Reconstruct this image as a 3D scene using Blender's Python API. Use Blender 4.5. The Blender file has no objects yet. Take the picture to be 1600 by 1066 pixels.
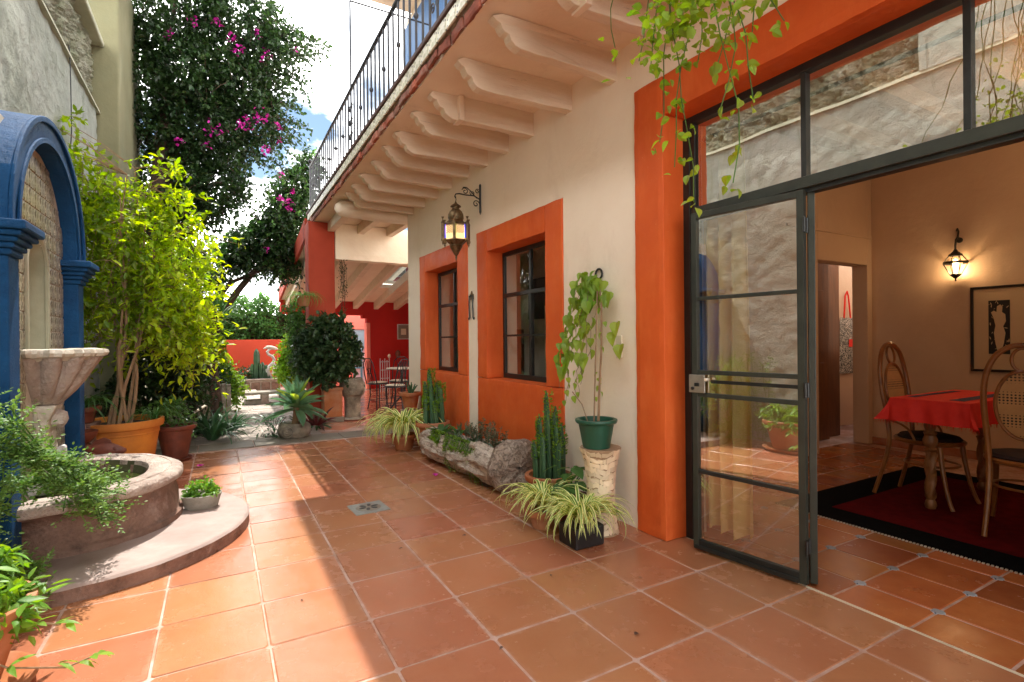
import bpy, math, random
import numpy as np
from mathutils import Vector, Matrix, Euler, noise
random.seed(7); np.random.seed(7)
sc = bpy.context.scene
col = sc.collection
PI = math.pi
rnd = random.random
def U(a, b): return a + (b - a) * random.random()

# ------------------------------------------------------------------ camera
cam_d = bpy.data.cameras.new('camera'); cam = bpy.data.objects.new('camera', cam_d); col.objects.link(cam)
r_ = Vector((0.87048446, -0.49210361, -0.00953157)); u_ = Vector((0.00911513, -0.00324432, 0.99995319)); f_ = Vector((0.4921115, 0.87053059, -0.00166146))
cam.matrix_world = Matrix(((r_.x, u_.x, -f_.x, -2.7107), (r_.y, u_.y, -f_.y, -2.3617), (r_.z, u_.z, -f_.z, 1.5204), (0, 0, 0, 1)))
cam_d.sensor_width = 36; cam_d.lens = 811.518 / 1600 * 36; cam_d.clip_start = 0.05; cam_d.clip_end = 500
sc.camera = cam

# ------------------------------------------------------------------ light
SUN = Vector((0.1425, 0.447, 1.0)).normalized()
sun_d = bpy.data.lights.new('sun', 'SUN'); sun_d.energy = 2.25; sun_d.angle = math.radians(0.45); sun_d.color = (1.0, 0.95, 0.87)
sun = bpy.data.objects.new('sun', sun_d); col.objects.link(sun); sun.rotation_euler = SUN.to_track_quat('Z', 'Y').to_euler()
w = bpy.data.worlds.new('World'); sc.world = w; w.use_nodes = True
wn, wl = w.node_tree.nodes, w.node_tree.links
wn.clear()
sky = wn.new('ShaderNodeTexSky'); sky.sky_type = 'NISHITA'; sky.sun_disc = False
sky.sun_elevation = math.asin(SUN.z); sky.sun_rotation = math.atan2(SUN.x, SUN.y); sky.dust_density = .4; sky.air_density = 1.3; sky.ozone_density = 2.5
tc = wn.new('ShaderNodeTexCoord'); mp = wn.new('ShaderNodeMapping'); mp.inputs['Scale'].default_value = (1, 1, 1.9); mp.inputs['Location'].default_value = (8.8, 4.4, .8)
nz = wn.new('ShaderNodeTexNoise'); nz.inputs['Scale'].default_value = 2.1; nz.inputs['Detail'].default_value = 9; nz.inputs['Roughness'].default_value = .56
rp = wn.new('ShaderNodeValToRGB'); rp.color_ramp.elements[0].position = .42; rp.color_ramp.elements[1].position = .55
nz2 = wn.new('ShaderNodeTexNoise'); nz2.inputs['Scale'].default_value = 4.3; nz2.inputs['Detail'].default_value = 6
rp2 = wn.new('ShaderNodeValToRGB'); rp2.color_ramp.elements[0].color = (2.0, 2.2, 2.5, 1); rp2.color_ramp.elements[1].color = (26, 25.5, 24.6, 1)
rp2.color_ramp.elements[0].position = .36; rp2.color_ramp.elements[1].position = .56
mx = wn.new('ShaderNodeMix'); mx.data_type = 'RGBA'
bg = wn.new('ShaderNodeBackground'); bg.inputs['Strength'].default_value = 0.15
wo = wn.new('ShaderNodeOutputWorld')
wl.new(tc.outputs['Generated'], mp.inputs['Vector']); wl.new(mp.outputs[0], nz.inputs['Vector']); wl.new(mp.outputs[0], nz2.inputs['Vector'])
wl.new(nz.outputs['Fac'], rp.inputs[0]); wl.new(nz2.outputs['Fac'], rp2.inputs[0])
sm = wn.new('ShaderNodeVectorMath'); sm.operation = 'SCALE'; sm.inputs[3].default_value = .36; wl.new(sky.outputs[0], sm.inputs[0])
wl.new(rp.outputs[0], mx.inputs[0]); wl.new(sm.outputs[0], mx.inputs[6]); wl.new(rp2.outputs[0], mx.inputs[7])
wl.new(mx.outputs[2], bg.inputs['Color']); wl.new(bg.outputs[0], wo.inputs['Surface'])
vs = sc.view_settings; vs.view_transform = 'Standard'; vs.look = 'None'; vs.gamma = 1; vs.use_curve_mapping = False; vs.exposure = 1.66
cy = sc.cycles; cy.max_bounces = 9; cy.diffuse_bounces = 5; cy.glossy_bounces = 4; cy.transmission_bounces = 5; cy.transparent_max_bounces = 24
cy.caustics_reflective = False; cy.caustics_refractive = False; cy.sample_clamp_indirect = 6; cy.use_denoising = True

# ------------------------------------------------------------------ material helpers
class NT:
    def __init__(s, name):
        s.m = bpy.data.materials.new(name); s.m.use_nodes = True; s.t = s.m.node_tree; s.n = s.t.nodes; s.l = s.t.links
        s.b = s.n['Principled BSDF']; s.out = s.n['Material Output']; s._c = {}
    def coord(s, kind):
        if kind not in s._c:
            if kind == 'world': s._c[kind] = s.n.new('ShaderNodeNewGeometry').outputs['Position']
            elif kind == 'object': s._c[kind] = s.n.new('ShaderNodeTexCoord').outputs['Object']
            elif kind == 'uv': s._c[kind] = s.n.new('ShaderNodeTexCoord').outputs['UV']
        return s._c[kind]
    def noise(s, scale, detail=5, rough=.6, kind='world', stretch=None, dist=0):
        x = s.n.new('ShaderNodeTexNoise'); x.inputs['Scale'].default_value = scale; x.inputs['Detail'].default_value = detail; x.inputs['Roughness'].default_value = rough; x.inputs['Distortion'].default_value = dist
        s.l.new(s.mapped(kind, stretch), x.inputs['Vector']); return x.outputs['Fac']
    def mapped(s, kind, stretch=None):
        v = s.coord(kind)
        if stretch:
            m = s.n.new('ShaderNodeMapping'); m.inputs['Scale'].default_value = stretch; s.l.new(v, m.inputs['Vector']); v = m.outputs[0]
        return v
    def voro(s, scale, feature='F1', kind='world', out='Distance', stretch=None, rnd_=1):
        x = s.n.new('ShaderNodeTexVoronoi'); x.feature = feature; x.inputs['Scale'].default_value = scale; x.inputs['Randomness'].default_value = rnd_
        s.l.new(s.mapped(kind, stretch), x.inputs['Vector']); return x.outputs[out]
    def wave(s, scale, dist=3, kind='object', stretch=None, dscale=2):
        x = s.n.new('ShaderNodeTexWave'); x.inputs['Scale'].default_value = scale; x.inputs['Distortion'].default_value = dist; x.inputs['Detail Scale'].default_value = dscale
        s.l.new(s.mapped(kind, stretch), x.inputs['Vector']); return x.outputs['Fac']
    def ramp(s, v, a, b, lo=0.0, hi=1.0):
        x = s.n.new('ShaderNodeMapRange'); x.inputs[1].default_value = a; x.inputs[2].default_value = b; x.inputs[3].default_value = lo; x.inputs[4].default_value = hi
        s.l.new(v, x.inputs[0]); return x.outputs[0]
    def math(s, op, a, b=None):
        x = s.n.new('ShaderNodeMath'); x.operation = op
        for i, v in enumerate((a, b)):
            if v is None: continue
            if isinstance(v, (int, float)): x.inputs[i].default_value = v
            else: s.l.new(v, x.inputs[i])
        return x.outputs[0]
    def mix(s, f, a, b, mode='MIX'):
        x = s.n.new('ShaderNodeMix'); x.data_type = 'RGBA'; x.blend_type = mode
        for i, v in ((0, f), (6, a), (7, b)):
            if isinstance(v, (int, float)): x.inputs[i].default_value = v
            elif isinstance(v, tuple): x.inputs[i].default_value = v + (1,) if len(v) == 3 else v
            else: s.l.new(v, x.inputs[i])
        return x.outputs[2]
    def objrand(s): 
        if 'or' not in s._c: s._c['or'] = s.n.new('ShaderNodeObjectInfo').outputs['Random']
        return s._c['or']
    def vary(s, c, amt=.2, hue=.0):
        x = s.n.new('ShaderNodeHueSaturation'); s.l.new(c, x.inputs['Color'])
        s.l.new(s.ramp(s.objrand(), 0, 1, 1 - amt, 1 + amt), x.inputs['Value'])
        if hue:
            r2 = s.math('FRACT', s.math('MULTIPLY', s.objrand(), 7.31)); s.l.new(s.ramp(r2, 0, 1, .5 - hue, .5 + hue), x.inputs['Hue'])
        return x.outputs[0]
    def bump(s, h, strength=.5, dist=.01, prev=None):
        x = s.n.new('ShaderNodeBump'); x.inputs['Strength'].default_value = strength; x.inputs['Distance'].default_value = dist
        s.l.new(h, x.inputs['Height'])
        if prev: s.l.new(prev, x.inputs['Normal'])
        return x.outputs[0]
    def done(s, color=None, rough=.6, normal=None, metal=0, spec=.5, coat=0):
        if color is not None:
            if isinstance(color, tuple): s.b.inputs['Base Color'].default_value = color + (1,)
            else: s.l.new(color, s.b.inputs['Base Color'])
        if isinstance(rough, (int, float)): s.b.inputs['Roughness'].default_value = rough
        else: s.l.new(rough, s.b.inputs['Roughness'])
        s.b.inputs['Metallic'].default_value = metal; s.b.inputs['Specular IOR Level'].default_value = spec; s.b.inputs['Coat Weight'].default_value = coat
        if normal: s.l.new(normal, s.b.inputs['Normal'])
        return s.m
M = {}
def simple(name, c1, c2=None, scale=6, rough=.6, bs=40, bstr=.3, bdist=.005, metal=0, kind='world', spec=.5, stretch=None, vary=0, hue=0, coat=0, big=None):
    t = NT(name); c2 = c2 or tuple(x * .8 for x in c1)
    c = t.mix(t.ramp(t.noise(scale, 6, .65, kind, stretch), .35, .65), c1, c2)
    if big: c = t.mix(t.ramp(t.noise(big[1], 4, .6, kind), .45, .7, 0, big[2]), c, big[0])
    if vary: c = t.vary(c, vary, hue)
    nr = t.bump(t.noise(bs, 6, .65, kind, stretch), bstr, bdist)
    M[name] = t.done(c, rough, nr, metal, spec, coat); return M[name]

# terracotta pavers: waxed, with scuffs, pale specks and firing clouds
def tile_mat(name, ca, cb, cc, rlo, rhi, specks=True, vary=.12, bump_mult=1):
    t = NT(name)
    c = t.mix(t.ramp(t.noise(2.3, 5, .6), .38, .62), ca, cb)
    c = t.mix(t.ramp(t.noise(6.5, 7, .7), .25, .9, 0, .3), c, cc)
    c = t.mix(t.ramp(t.noise(35, 4, .7), .45, .75, 0, .1), c, tuple(x * .55 for x in ca))
    c = t.vary(c, vary, .008)
    sx = t.n.new('ShaderNodeSeparateXYZ'); t.l.new(t.coord('object'), sx.inputs[0]); ed_ = t.math('MAXIMUM', t.math('ABSOLUTE', sx.outputs[0]), t.math('ABSOLUTE', sx.outputs[1]))
    ew = t.math('MULTIPLY', t.ramp(t.math('ADD', ed_, t.ramp(t.noise(14, 6, .7), .3, .7, -.02, .02)), .222, .246), t.ramp(t.noise(2.7, 4), .42, .6)); c = t.mix(t.math('MULTIPLY', ew, .35), c, (.58, .38, .28))
    if specks:
        sp = t.math('MULTIPLY', t.ramp(t.voro(13), .10, .04), t.ramp(t.noise(3.1, 2), .5, .6))
        c = t.mix(t.math('MULTIPLY', sp, .55), c, (.72, .5, .36))
        sp2 = t.ramp(t.voro(33), .05, .02); c = t.mix(t.math('MULTIPLY', t.math('MULTIPLY', sp2, t.ramp(t.noise(5, 2), .52, .6)), .7), c, (.14, .055, .03))
        sc_ = t.math('MULTIPLY', t.ramp(t.noise(16, 8, .8, 'world', (1, 2.5, 1), 1.0), .60, .74), t.ramp(t.noise(1.2, 3), .5, .62))
        c = t.mix(t.math('MULTIPLY', sc_, .10), c, (.62, .40, .30))
    r = t.ramp(t.noise(4.2, 6, .65), .3, .7, rlo, rhi)
    n = t.bump(t.noise(5, 4, .5), .25 * bump_mult, .012)
    n = t.bump(t.noise(60, 6, .7), .22 * bump_mult, .003, n)
    M[name] = t.done(c, r, n, spec=.5); return M[name]
tile_mat('terracotta', (.39, .148, .070), (.425, .172, .088), (.375, .135, .058), .14, .34, True, .06)
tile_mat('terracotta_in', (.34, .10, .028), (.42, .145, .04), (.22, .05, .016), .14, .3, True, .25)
tile_mat('terracotta_far', (.5, .2, .11), (.58, .27, .16), (.40, .15, .07), .08, .25)
# grout
t = NT('grout'); c = t.mix(t.ramp(t.noise(3, 6, .7), .4, .6), (.56, .40, .34), (.40, .20, .13)); c = t.mix(t.ramp(t.noise(40, 4), .5, .7, 0, .4), c, (.4, .26, .2)); c = t.mix(t.ramp(t.noise(1.3, 7, .75), .5, .66, 0, .65), c, (.20, .115, .08))
M['grout'] = t.done(c, .85, t.bump(t.noise(120, 5), .4, .003))
# plaster
def plaster(name, c1, c2, stain, smix=.35, rough=.85, b=.35):
    t = NT(name)
    c = t.mix(t.ramp(t.noise(1.1, 6, .6), .35, .65), c1, c2)
    c = t.mix(t.math('MULTIPLY', t.ramp(t.noise(2.2, 8, .7, 'world', (1, 1, .35), .6), .56, .74), smix), c, stain)
    sp = t.math('MULTIPLY', t.ramp(t.voro(22), .05, .02), t.ramp(t.noise(2.7, 2), .55, .62)); c = t.mix(t.math('MULTIPLY', sp, .6), c, stain)
    n = t.bump(t.noise(2.6, 5, .55), b, .035); n = t.bump(t.noise(7, 7, .7, 'world', None, .8), b * .8, .014, n); n = t.bump(t.noise(30, 7, .65), b * .7, .006, n)
    M[name] = t.done(c, rough, n, spec=.25); return M[name]
plaster('cream', (.88, .78, .64), (.83, .71, .56), (.55, .42, .30), .28)
plaster('soffit', (.84, .71, .57), (.77, .62, .48), (.42, .27, .17), .45)
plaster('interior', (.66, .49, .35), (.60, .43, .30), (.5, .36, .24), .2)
plaster('orange', (.80, .185, .032), (.74, .155, .026), (.55, .10, .018), .3, .62, .22)
plaster('red', (.48, .018, .012), (.40, .013, .010), (.28, .01, .01), .3, .7, .2)
plaster('brick_red', (.40, .055, .024), (.32, .042, .018), (.3, .04, .02), .4, .75, .25)
plaster('pink', (.85, .26, .19), (.80, .22, .17), (.6, .15, .12), .3, .75, .25)
plaster('redwall', (.52, .065, .03), (.45, .055, .025), (.5, .06, .03), .3, .75, .3)
plaster('teal', (.25, .46, .52), (.2, .4, .46), (.1, .2, .25), .3, .5, .2)
t = NT('orange'); c = t.mix(t.ramp(t.noise(1.4, 6, .6), .35, .65), (.70, .125, .022), (.60, .092, .014))
c = t.mix(t.ramp(t.noise(7, 7, .75, 'world', (1, 1, .3)), .5, .72, 0, .45), c, (.76, .185, .045)); c = t.mix(t.math('MULTIPLY', t.ramp(t.noise(11, 9, .8, 'world', (1, 2.5, 1), 1.2), .62, .70), .5), c, (.50, .08, .014))
sp = t.math('MULTIPLY', t.ramp(t.voro(17), .05, .015), t.ramp(t.noise(3.3, 2), .54, .6)); c = t.mix(t.math('MULTIPLY', sp, .7), c, (.85, .60, .40))
n = t.bump(t.noise(2.4, 5, .55), .35, .02); n = t.bump(t.noise(22, 8, .7), .35, .006, n); M['orange'] = t.done(c, t.ramp(t.noise(6, 5), .3, .7, .45, .7), n, spec=.35)
# rough courtyard wall
t = NT('grey_plaster')
c = t.mix(t.ramp(t.noise(.9, 7, .65), .35, .65), (.44, .455, .40), (.33, .35, .29))
c = t.mix(t.ramp(t.noise(3.2, 8, .7, 'world', (1, 1, .3), .8), .52, .72, 0, .7), c, (.17, .19, .14))
c = t.mix(t.ramp(t.noise(5, 6, .6), .58, .72, 0, .55), c, (.52, .53, .48))
ridge = t.math('ABSOLUTE', t.math('SUBTRACT', t.noise(2.6, 10, .68, 'world', (1, 1, .8), .3), .5))
n = t.bump(ridge, .5, .07); n = t.bump(t.noise(9, 10, .78, 'world', (1, .8, 1), .5), .9, .06, n); n = t.bump(t.noise(70, 6), .5, .008, n)
M['grey_plaster'] = t.done(c, .92, n, spec=.2)
t = NT('rubble_plaster')
c = t.mix(t.ramp(t.noise(2.5, 7, .65), .35, .65), (.44, .42, .33), (.26, .27, .17)); c = t.mix(t.ramp(t.noise(9, 6, .6), .55, .7, 0, .6), c, (.12, .13, .08))
n = t.bump(t.noise(11, 10, .75, 'world', (1, .7, 1.3), .4), .9, .11); n = t.bump(t.noise(40, 6, .7), .6, .02, n)
M['rubble_plaster'] = t.done(c, .95, n, spec=.15)
simple('olive_plaster', (.22, .205, .12), (.17, .16, .09), 1.2, .9, 20, .4, .01, spec=.2, big=((.2, .2, .12), 2.5, .6))
simple('pale_plaster', (.44, .43, .33), (.36, .36, .26), 1.2, .9, 12, .4, .01, spec=.2, big=((.25, .26, .18), 2.5, .6))
# blue paint, worn
t = NT('blue'); c = t.mix(t.ramp(t.noise(4, 7, .7), .35, .65), (.003, .042, .125), (.006, .068, .19)); 
c = t.mix(t.math('MULTIPLY', t.ramp(t.noise(70, 5, .7), .66, .74), .35), c, (.2, .28, .42))
M['blue'] = t.done(c, .62, t.bump(t.noise(30, 8, .78), .8, .016, t.bump(t.noise(6, 4), .5, .03)), spec=.22)
simple('blue_boards', (.05, .14, .34), (.08, .20, .42), 5, .55, 30, .3, .004, stretch=(6, 6, 1))
# fountain stone (pink cantera)
t = NT('cantera'); c = t.mix(t.ramp(t.noise(3, 7, .7), .35, .65), (.52, .43, .37), (.36, .27, .225)); c = t.mix(t.ramp(t.noise(7, 7, .7), .5, .7, 0, .7), c, (.16, .12, .09)); c = t.mix(t.ramp(t.noise(2, 6, .7, 'world', (1, 1, 2)), .55, .68, 0, .6), c, (.62, .57, .50))
c = t.mix(t.ramp(t.noise(3.5, 9, .8, 'world', None, 1.2), .56, .66, 0, .55), c, (.70, .66, .60)); n = t.bump(t.noise(9, 9, .78), .8, .035); n = t.bump(t.voro(45), .6, .012, n); M['cantera'] = t.done(c, .88, n, spec=.25)
t = NT('cantera_red'); c = t.mix(t.ramp(t.noise(3, 7, .7), .35, .65), (.31, .195, .15), (.20, .115, .085)); c = t.mix(t.ramp(t.noise(8, 7, .7), .5, .68, 0, .7), c, (.09, .06, .045)); c = t.mix(t.ramp(t.noise(1.7, 6, .7), .58, .7, 0, .5), c, (.55, .42, .36))
c = t.mix(t.ramp(t.noise(4, 9, .8, 'world', (1, 1, .5), 1), .58, .68, 0, .4), c, (.50, .42, .36)); n = t.bump(t.noise(10, 9, .78), .8, .03); n = t.bump(t.voro(40), .5, .012, n); M['cantera_red'] = t.done(c, .88, n, spec=.25)
t = NT('white_stone'); c = t.mix(t.ramp(t.noise(6, 7, .7), .35, .65), (.66, .62, .54), (.42, .36, .28)); c = t.mix(t.ramp(t.noise(3, 6, .7), .55, .7, 0, .5), c, (.2, .19, .12)); M['white_stone'] = t.done(c, .9, t.bump(t.noise(25, 8, .7), .6, .015), spec=.2)
# fountain glazed tiles: painted rosette pattern
t = NT('majolica'); uv = t.coord('object')
a = t.voro(26, kind='object'); b2 = t.wave(9, 6, 'object', None, 3)
c = t.mix(t.ramp(b2, .42, .6), (.52, .50, .40), (.13, .11, .07)); c = t.mix(t.math('MULTIPLY', t.ramp(a, .35, .2), .8), c, (.09, .08, .05)); c = t.mix(t.ramp(t.noise(4, 5), .5, .7, 0, .4), c, (.36, .33, .10)); c = t.vary(c, .14)
M['majolica'] = t.done(c, .35, t.bump(t.noise(30, 5), .2, .004), spec=.5)
t = NT('trim_tile'); a = t.voro(30, kind='object'); c = t.mix(t.ramp(a, .30, .22), (.74, .70, .58), (.07, .07, .09)); c = t.mix(t.ramp(t.noise(16, 3, .5, 'object'), .5, .6, 0, .7), c, (.40, .38, .22)); c = t.vary(c, .15); M['trim_tile'] = t.done(c, .4)
t = NT('inset_tile'); a = t.voro(60, kind='object'); c = t.mix(t.ramp(a, .34, .24), (.30, .32, .34), (.02, .03, .07)); c = t.vary(c, .15); M['inset_tile'] = t.done(c, .2)
simple('moss', (.10, .10, .04), (.05, .055, .025), 8, .9, 30, .5, .01)
simple('step_stone', (.40, .31, .275), (.31, .235, .205), 4, .8, 40, .5, .006, big=((.30, .22, .19), 3, .5))
simple('slab_brick', (.34, .085, .045), (.20, .055, .032), 5, .85, 40, .6, .01, vary=.25, big=((.30, .22, .17), 4, .7))
# woods, metals
t = NT('painted_wood'); c = t.mix(t.ramp(t.noise(3, 6, .7, 'world', (.4, 3, 3)), .4, .65), (.76, .64, .50), (.68, .54, .40)); c = t.mix(t.ramp(t.noise(4.5, 8, .8, 'world', (.25, 5, 7), .4), .62, .70, 0, .85), c, (.12, .07, .045)); M['painted_wood'] = t.done(c, .75, t.bump(t.noise(7, 8, .75, 'world', (.3, 5, 5)), .6, .015), spec=.3)
t = NT('weathered_wood'); c = t.mix(t.ramp(t.noise(3, 7, .7, 'world', (3, .8, 3)), .35, .65), (.72, .63, .53), (.50, .41, .32)); c = t.mix(t.ramp(t.noise(9, 8, .75, 'world', (2.4, .8, 2.4)), .5, .66, 0, .85), c, (.12, .075, .05)); n = t.bump(t.noise(9, 8, .75, 'world', (2.5, .8, 2.5)), 1, .05); n = t.bump(t.voro(18), .5, .02, n); M['weathered_wood'] = t.done(c, .9, n, spec=.2)
t = NT('burl'); c = t.mix(t.ramp(t.noise(4, 7, .7), .35, .65), (.60, .51, .43), (.38, .29, .22)); rg = t.noise(7, 8, .75, 'object', (1, 1.6, 1), 1.6); cr = t.ramp(t.math('ABSOLUTE', t.math('SUBTRACT', rg, .5)), 0, .03); c = t.mix(cr, (.20, .145, .11), c); n = t.bump(cr, .8, .02); n = t.bump(t.noise(14, 9, .75, 'object', None, .8), .9, .04, n); M['burl'] = t.done(c, .9, n, spec=.2)
simple('bark', (.10, .055, .035), (.05, .03, .022), 8, .9, 30, .8, .02, stretch=(3, 3, .6))
simple('pale_stem', (.32, .20, .11), (.2, .12, .06), 8, .8, 40, .5, .01, stretch=(3, 3, .6))
simple('pale_room', (.62, .56, .48), (.55, .49, .42), 3, .8)
simple('brown_wood', (.26, .105, .03), (.14, .05, .015), 5, .45, 30, .3, .004, stretch=(4, 4, .5), kind='object')
simple('bentwood', (.30, .115, .028), (.17, .055, .012), 5, .3, 40, .2, .003, kind='object', coat=.3)
simple('dark_door', (.20, .07, .022), (.12, .04, .013), 4, .4, 20, .3, .004, stretch=(5, 5, .5))
simple('iron', (.018, .02, .018), (.010, .011, .010), 9, .38, 60, .35, .003, metal=.0)
simple('olive_iron', (.036, .042, .032), (.024, .028, .022), 9, .35, 60, .3, .003)
simple('rail_iron', (.022, .022, .028), (.012, .012, .016), 12, .5, 60, .4, .003)
simple('rust_metal', (.10, .045, .035), (.05, .025, .02), 12, .7, 60, .5, .004)
simple('brass', (.26, .18, .095), (.08, .055, .03), 20, .48, 90, .6, .004, metal=.85)
simple('steel', (.5, .48, .42), (.4, .38, .34), 20, .35, 90, .2, .002, metal=.8)
simple('white_metal', (.6, .6, .62), (.45, .45, .47), 20, .5)
simple('terracotta_pot', (.44, .155, .055), (.34, .105, .035), 4, .75, 40, .35, .004, big=((.52, .32, .22), 3, .5), spec=.3)
simple('ochre_pot', (.62, .235, .035), (.50, .17, .025), 3, .7, 35, .35, .005, big=((.36, .12, .03), 2.5, .6), spec=.3)
simple('redclay', (.22, .058, .03), (.12, .034, .02), 6, .55, 35, .5, .006)
simple('concrete_pot', (.36, .33, .28), (.25, .22, .18), 6, .92, 40, .6, .008, big=((.12, .12, .08), 5, .6))
simple('soil', (.05, .032, .02), (.025, .016, .01), 20, .95, 60, 1, .02)
simple('green_plastic', (.012, .085, .05), (.010, .07, .04), 6, .4, 60, .1, .002)
simple('black_plastic', (.018, .018, .02), (.012, .012, .013), 6, .42, 60, .1, .002)
simple('flagstone', (.44, .37, .32), (.33, .27, .23), 2, .85, 14, .5, .015, big=((.3, .27, .24), 5, .5))
simple('strip_stone', (.24, .20, .15), (.17, .145, .11), 3, .6, 20, .4, .008)
simple('carved_wood', (.40, .35, .27), (.22, .18, .13), 6, .85, 16, .7, .03, big=((.06, .05, .04), 4, .9))
simple('curtain', (.92, .66, .27), (.85, .58, .20), 5, .9, 60, .2, .003)
simple('red_cloth', (.80, .035, .022), (.72, .025, .018), 12, .8, 180, .3, .002)
simple('blue_print', (.03, .03, .09), (.06, .05, .13), 12, .8)
simple('rug_black', (.004, .004, .0045), (.003, .003, .003), 12, 1, 200, .6, .004, spec=.05)
simple('rug_red', (.10, .004, .005), (.065, .003, .004), 12, 1, 200, .6, .004, spec=.05)
simple('fringe_mat', (.5, .42, .32), (.35, .3, .22), 12, .9)
simple('cushion', (.035, .012, .012), (.012, .008, .01), 20, .9, 80, .3, .003)
simple('paper', (.62, .48, .32), (.58, .44, .28), 2, .7)
simple('ink', (.010, .010, .012), None, 2, .6)
simple('black_frame', (.012, .010, .010), None, 5, .3)
simple('magenta', (.62, .015, .38), (.48, .01, .26), 20, .6)
simple('pale_plastic', (.70, .62, .48), (.64, .56, .42), 5, .5)
simple('fish_white', (.56, .55, .52), (.34, .32, .29), 9, .6, 30, .5, .01)
simple('yellow_paint', (.75, .42, .03), (.6, .3, .03), 5, .5)
simple('door_teal', (.10, .30, .36), (.06, .2, .25), 5, .5)
simple('drain_stone', (.30, .30, .27), (.20, .20, .18), 15, .8, 60, .5, .004)
simple('dry_leaf', (.12, .05, .03), (.06, .03, .02), 9, .8)
t = NT('water'); M['water'] = t.done((.035, .045, .012), .06, t.bump(t.noise(8, 3), .06, .01), spec=.6)
t = NT('caning'); v = t.voro(46, kind='object', rnd_=0.0); c = t.mix(t.ramp(v, .30, .36), (.012, .008, .005), (.50, .28, .11)); c = t.mix(t.ramp(t.noise(8, 4, kind='object'), .4, .7, 0, .5), c, (.32, .16, .06)); M['caning'] = t.done(c, .55, t.bump(v, .4, .004))
# printed tote bag
t = NT('bag_print'); v = t.noise(22, 2, .5, 'object', (1, 1, 1), 2.2); c = t.mix(t.ramp(t.math('ABSOLUTE', t.math('SUBTRACT', v, .5)), .035, .05), (.72, .68, .60), (.012, .012, .014)); M['bag_print'] = t.done(c, .8)
# glazing
for gname, gbase in (('glass', .58), ('window_glass', .16), ('leaf_glass', .44)):
    t = NT(gname); nd, lk = t.n, t.l
    geo = nd.new('ShaderNodeNewGeometry'); dp = nd.new('ShaderNodeVectorMath'); dp.operation = 'DOT_PRODUCT'; lk.new(geo.outputs['Normal'], dp.inputs[0]); lk.new(geo.outputs['Incoming'], dp.inputs[1])
    fr = t.math('MULTIPLY', t.math('POWER', t.math('SUBTRACT', 1.0, t.math('ABSOLUTE', dp.outputs['Value'])), 4.0), .90); fr = t.math('ADD', fr, gbase)
    tr = nd.new('ShaderNodeBsdfTransparent'); tr.inputs[0].default_value = (.90, .91, .88, 1); gl = nd.new('ShaderNodeBsdfGlossy'); gl.inputs['Roughness'].default_value = .0; gl.inputs['Color'].default_value = (.97, .97, .95, 1)
    lk.new(t.bump(t.noise(1.6, 2), .05, .02), gl.inputs['Normal'])
    ms = nd.new('ShaderNodeMixShader'); lk.new(fr, ms.inputs[0]); lk.new(tr.outputs[0], ms.inputs[1]); lk.new(gl.outputs[0], ms.inputs[2]); lk.new(ms.outputs[0], t.out.inputs[0]); M[gname] = t.m
def emis(name, c, s):
    t = NT(name); t.b.inputs['Emission Color'].default_value = c + (1,); t.b.inputs['Emission Strength'].default_value = s; M[name] = t.done(c, .4)
emis('bulb', (1.0, .62, .25), 9); emis('amber_glass', (.85, .55, .25), .45); emis('blue_glass', (.02, .06, .6), .5); emis('green_glass', (.40, .6, .03), .6); emis('frost_glass', (1.0, .62, .30), .9)
def leafmat(name, c1, c2, trans=.45, rough=.45, vary=.25, edge=None, scale=3, kind='world'):
    t = NT(name); c = t.mix(t.ramp(t.noise(scale, 3, .6, kind), .35, .65), c1, c2)
    isl = t.n.new('ShaderNodeNewGeometry').outputs['Random Per Island']
    hs = t.n.new('ShaderNodeHueSaturation'); t.l.new(c, hs.inputs['Color']); t.l.new(t.ramp(isl, 0, 1, 1 - vary, 1 + vary), hs.inputs['Value']); t.l.new(t.ramp(t.math('FRACT', t.math('MULTIPLY', isl, 13.7)), 0, 1, .485, .515), hs.inputs['Hue']); c = t.vary(hs.outputs[0], .12, .01)
    if edge:
        sx = t.n.new('ShaderNodeSeparateXYZ'); t.l.new(t.coord('uv'), sx.inputs[0])
        d = t.math('ABSOLUTE', t.math('SUBTRACT', sx.outputs[0], .5)); c = t.mix(t.ramp(d, edge[1], edge[1] + .08), c, edge[0])
    t.done(c, rough, spec=.45)
    tl = t.n.new('ShaderNodeBsdfTranslucent'); tcx = t.n.new('ShaderNodeHueSaturation'); t.l.new(c, tcx.inputs['Color']); tcx.inputs['Value'].default_value = 1.7; tcx.inputs['Saturation'].default_value = 1.15; tcx.inputs['Hue'].default_value = .485; t.l.new(tcx.outputs[0], tl.inputs[0])
    ms = t.n.new('ShaderNodeMixShader'); ms.inputs[0].default_value = trans; t.l.new(t.b.outputs[0], ms.inputs[1]); t.l.new(tl.outputs[0], ms.inputs[2]); t.l.new(ms.outputs[0], t.out.inputs[0]); M[name] = t.m
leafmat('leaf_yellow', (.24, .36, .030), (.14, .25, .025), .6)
leafmat('leaf_gold', (.50, .60, .045), (.34, .47, .04), .58)  # brighter copy of the yellow leaf with sunlight put into its colour
leafmat('leaf_dark', (.032, .075, .020), (.018, .042, .015), .3, .4, .45)
leafmat('leaf_bush', (.045, .09, .028), (.026, .058, .022), .2, .4, .35)
leafmat('leaf_mid', (.09, .19, .045), (.06, .135, .035), .38)
leafmat('leaf_bright', (.20, .35, .045), (.12, .24, .035), .45)
leafmat('leaf_vine', (.30, .42, .055), (.19, .33, .045), .45)
leafmat('leaf_fern', (.14, .26, .06), (.09, .19, .04), .38)
leafmat('leaf_spider', (.22, .36, .05), (.16, .29, .04), .4, .4, .12, ((.85, .86, .42), .20))
leafmat('leaf_agave', (.16, .30, .15), (.11, .23, .13), .3, .4, .12)
leafmat('leaf_agave_pale', (.42, .56, .10), (.32, .46, .09), .4, .4, .12)
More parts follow.
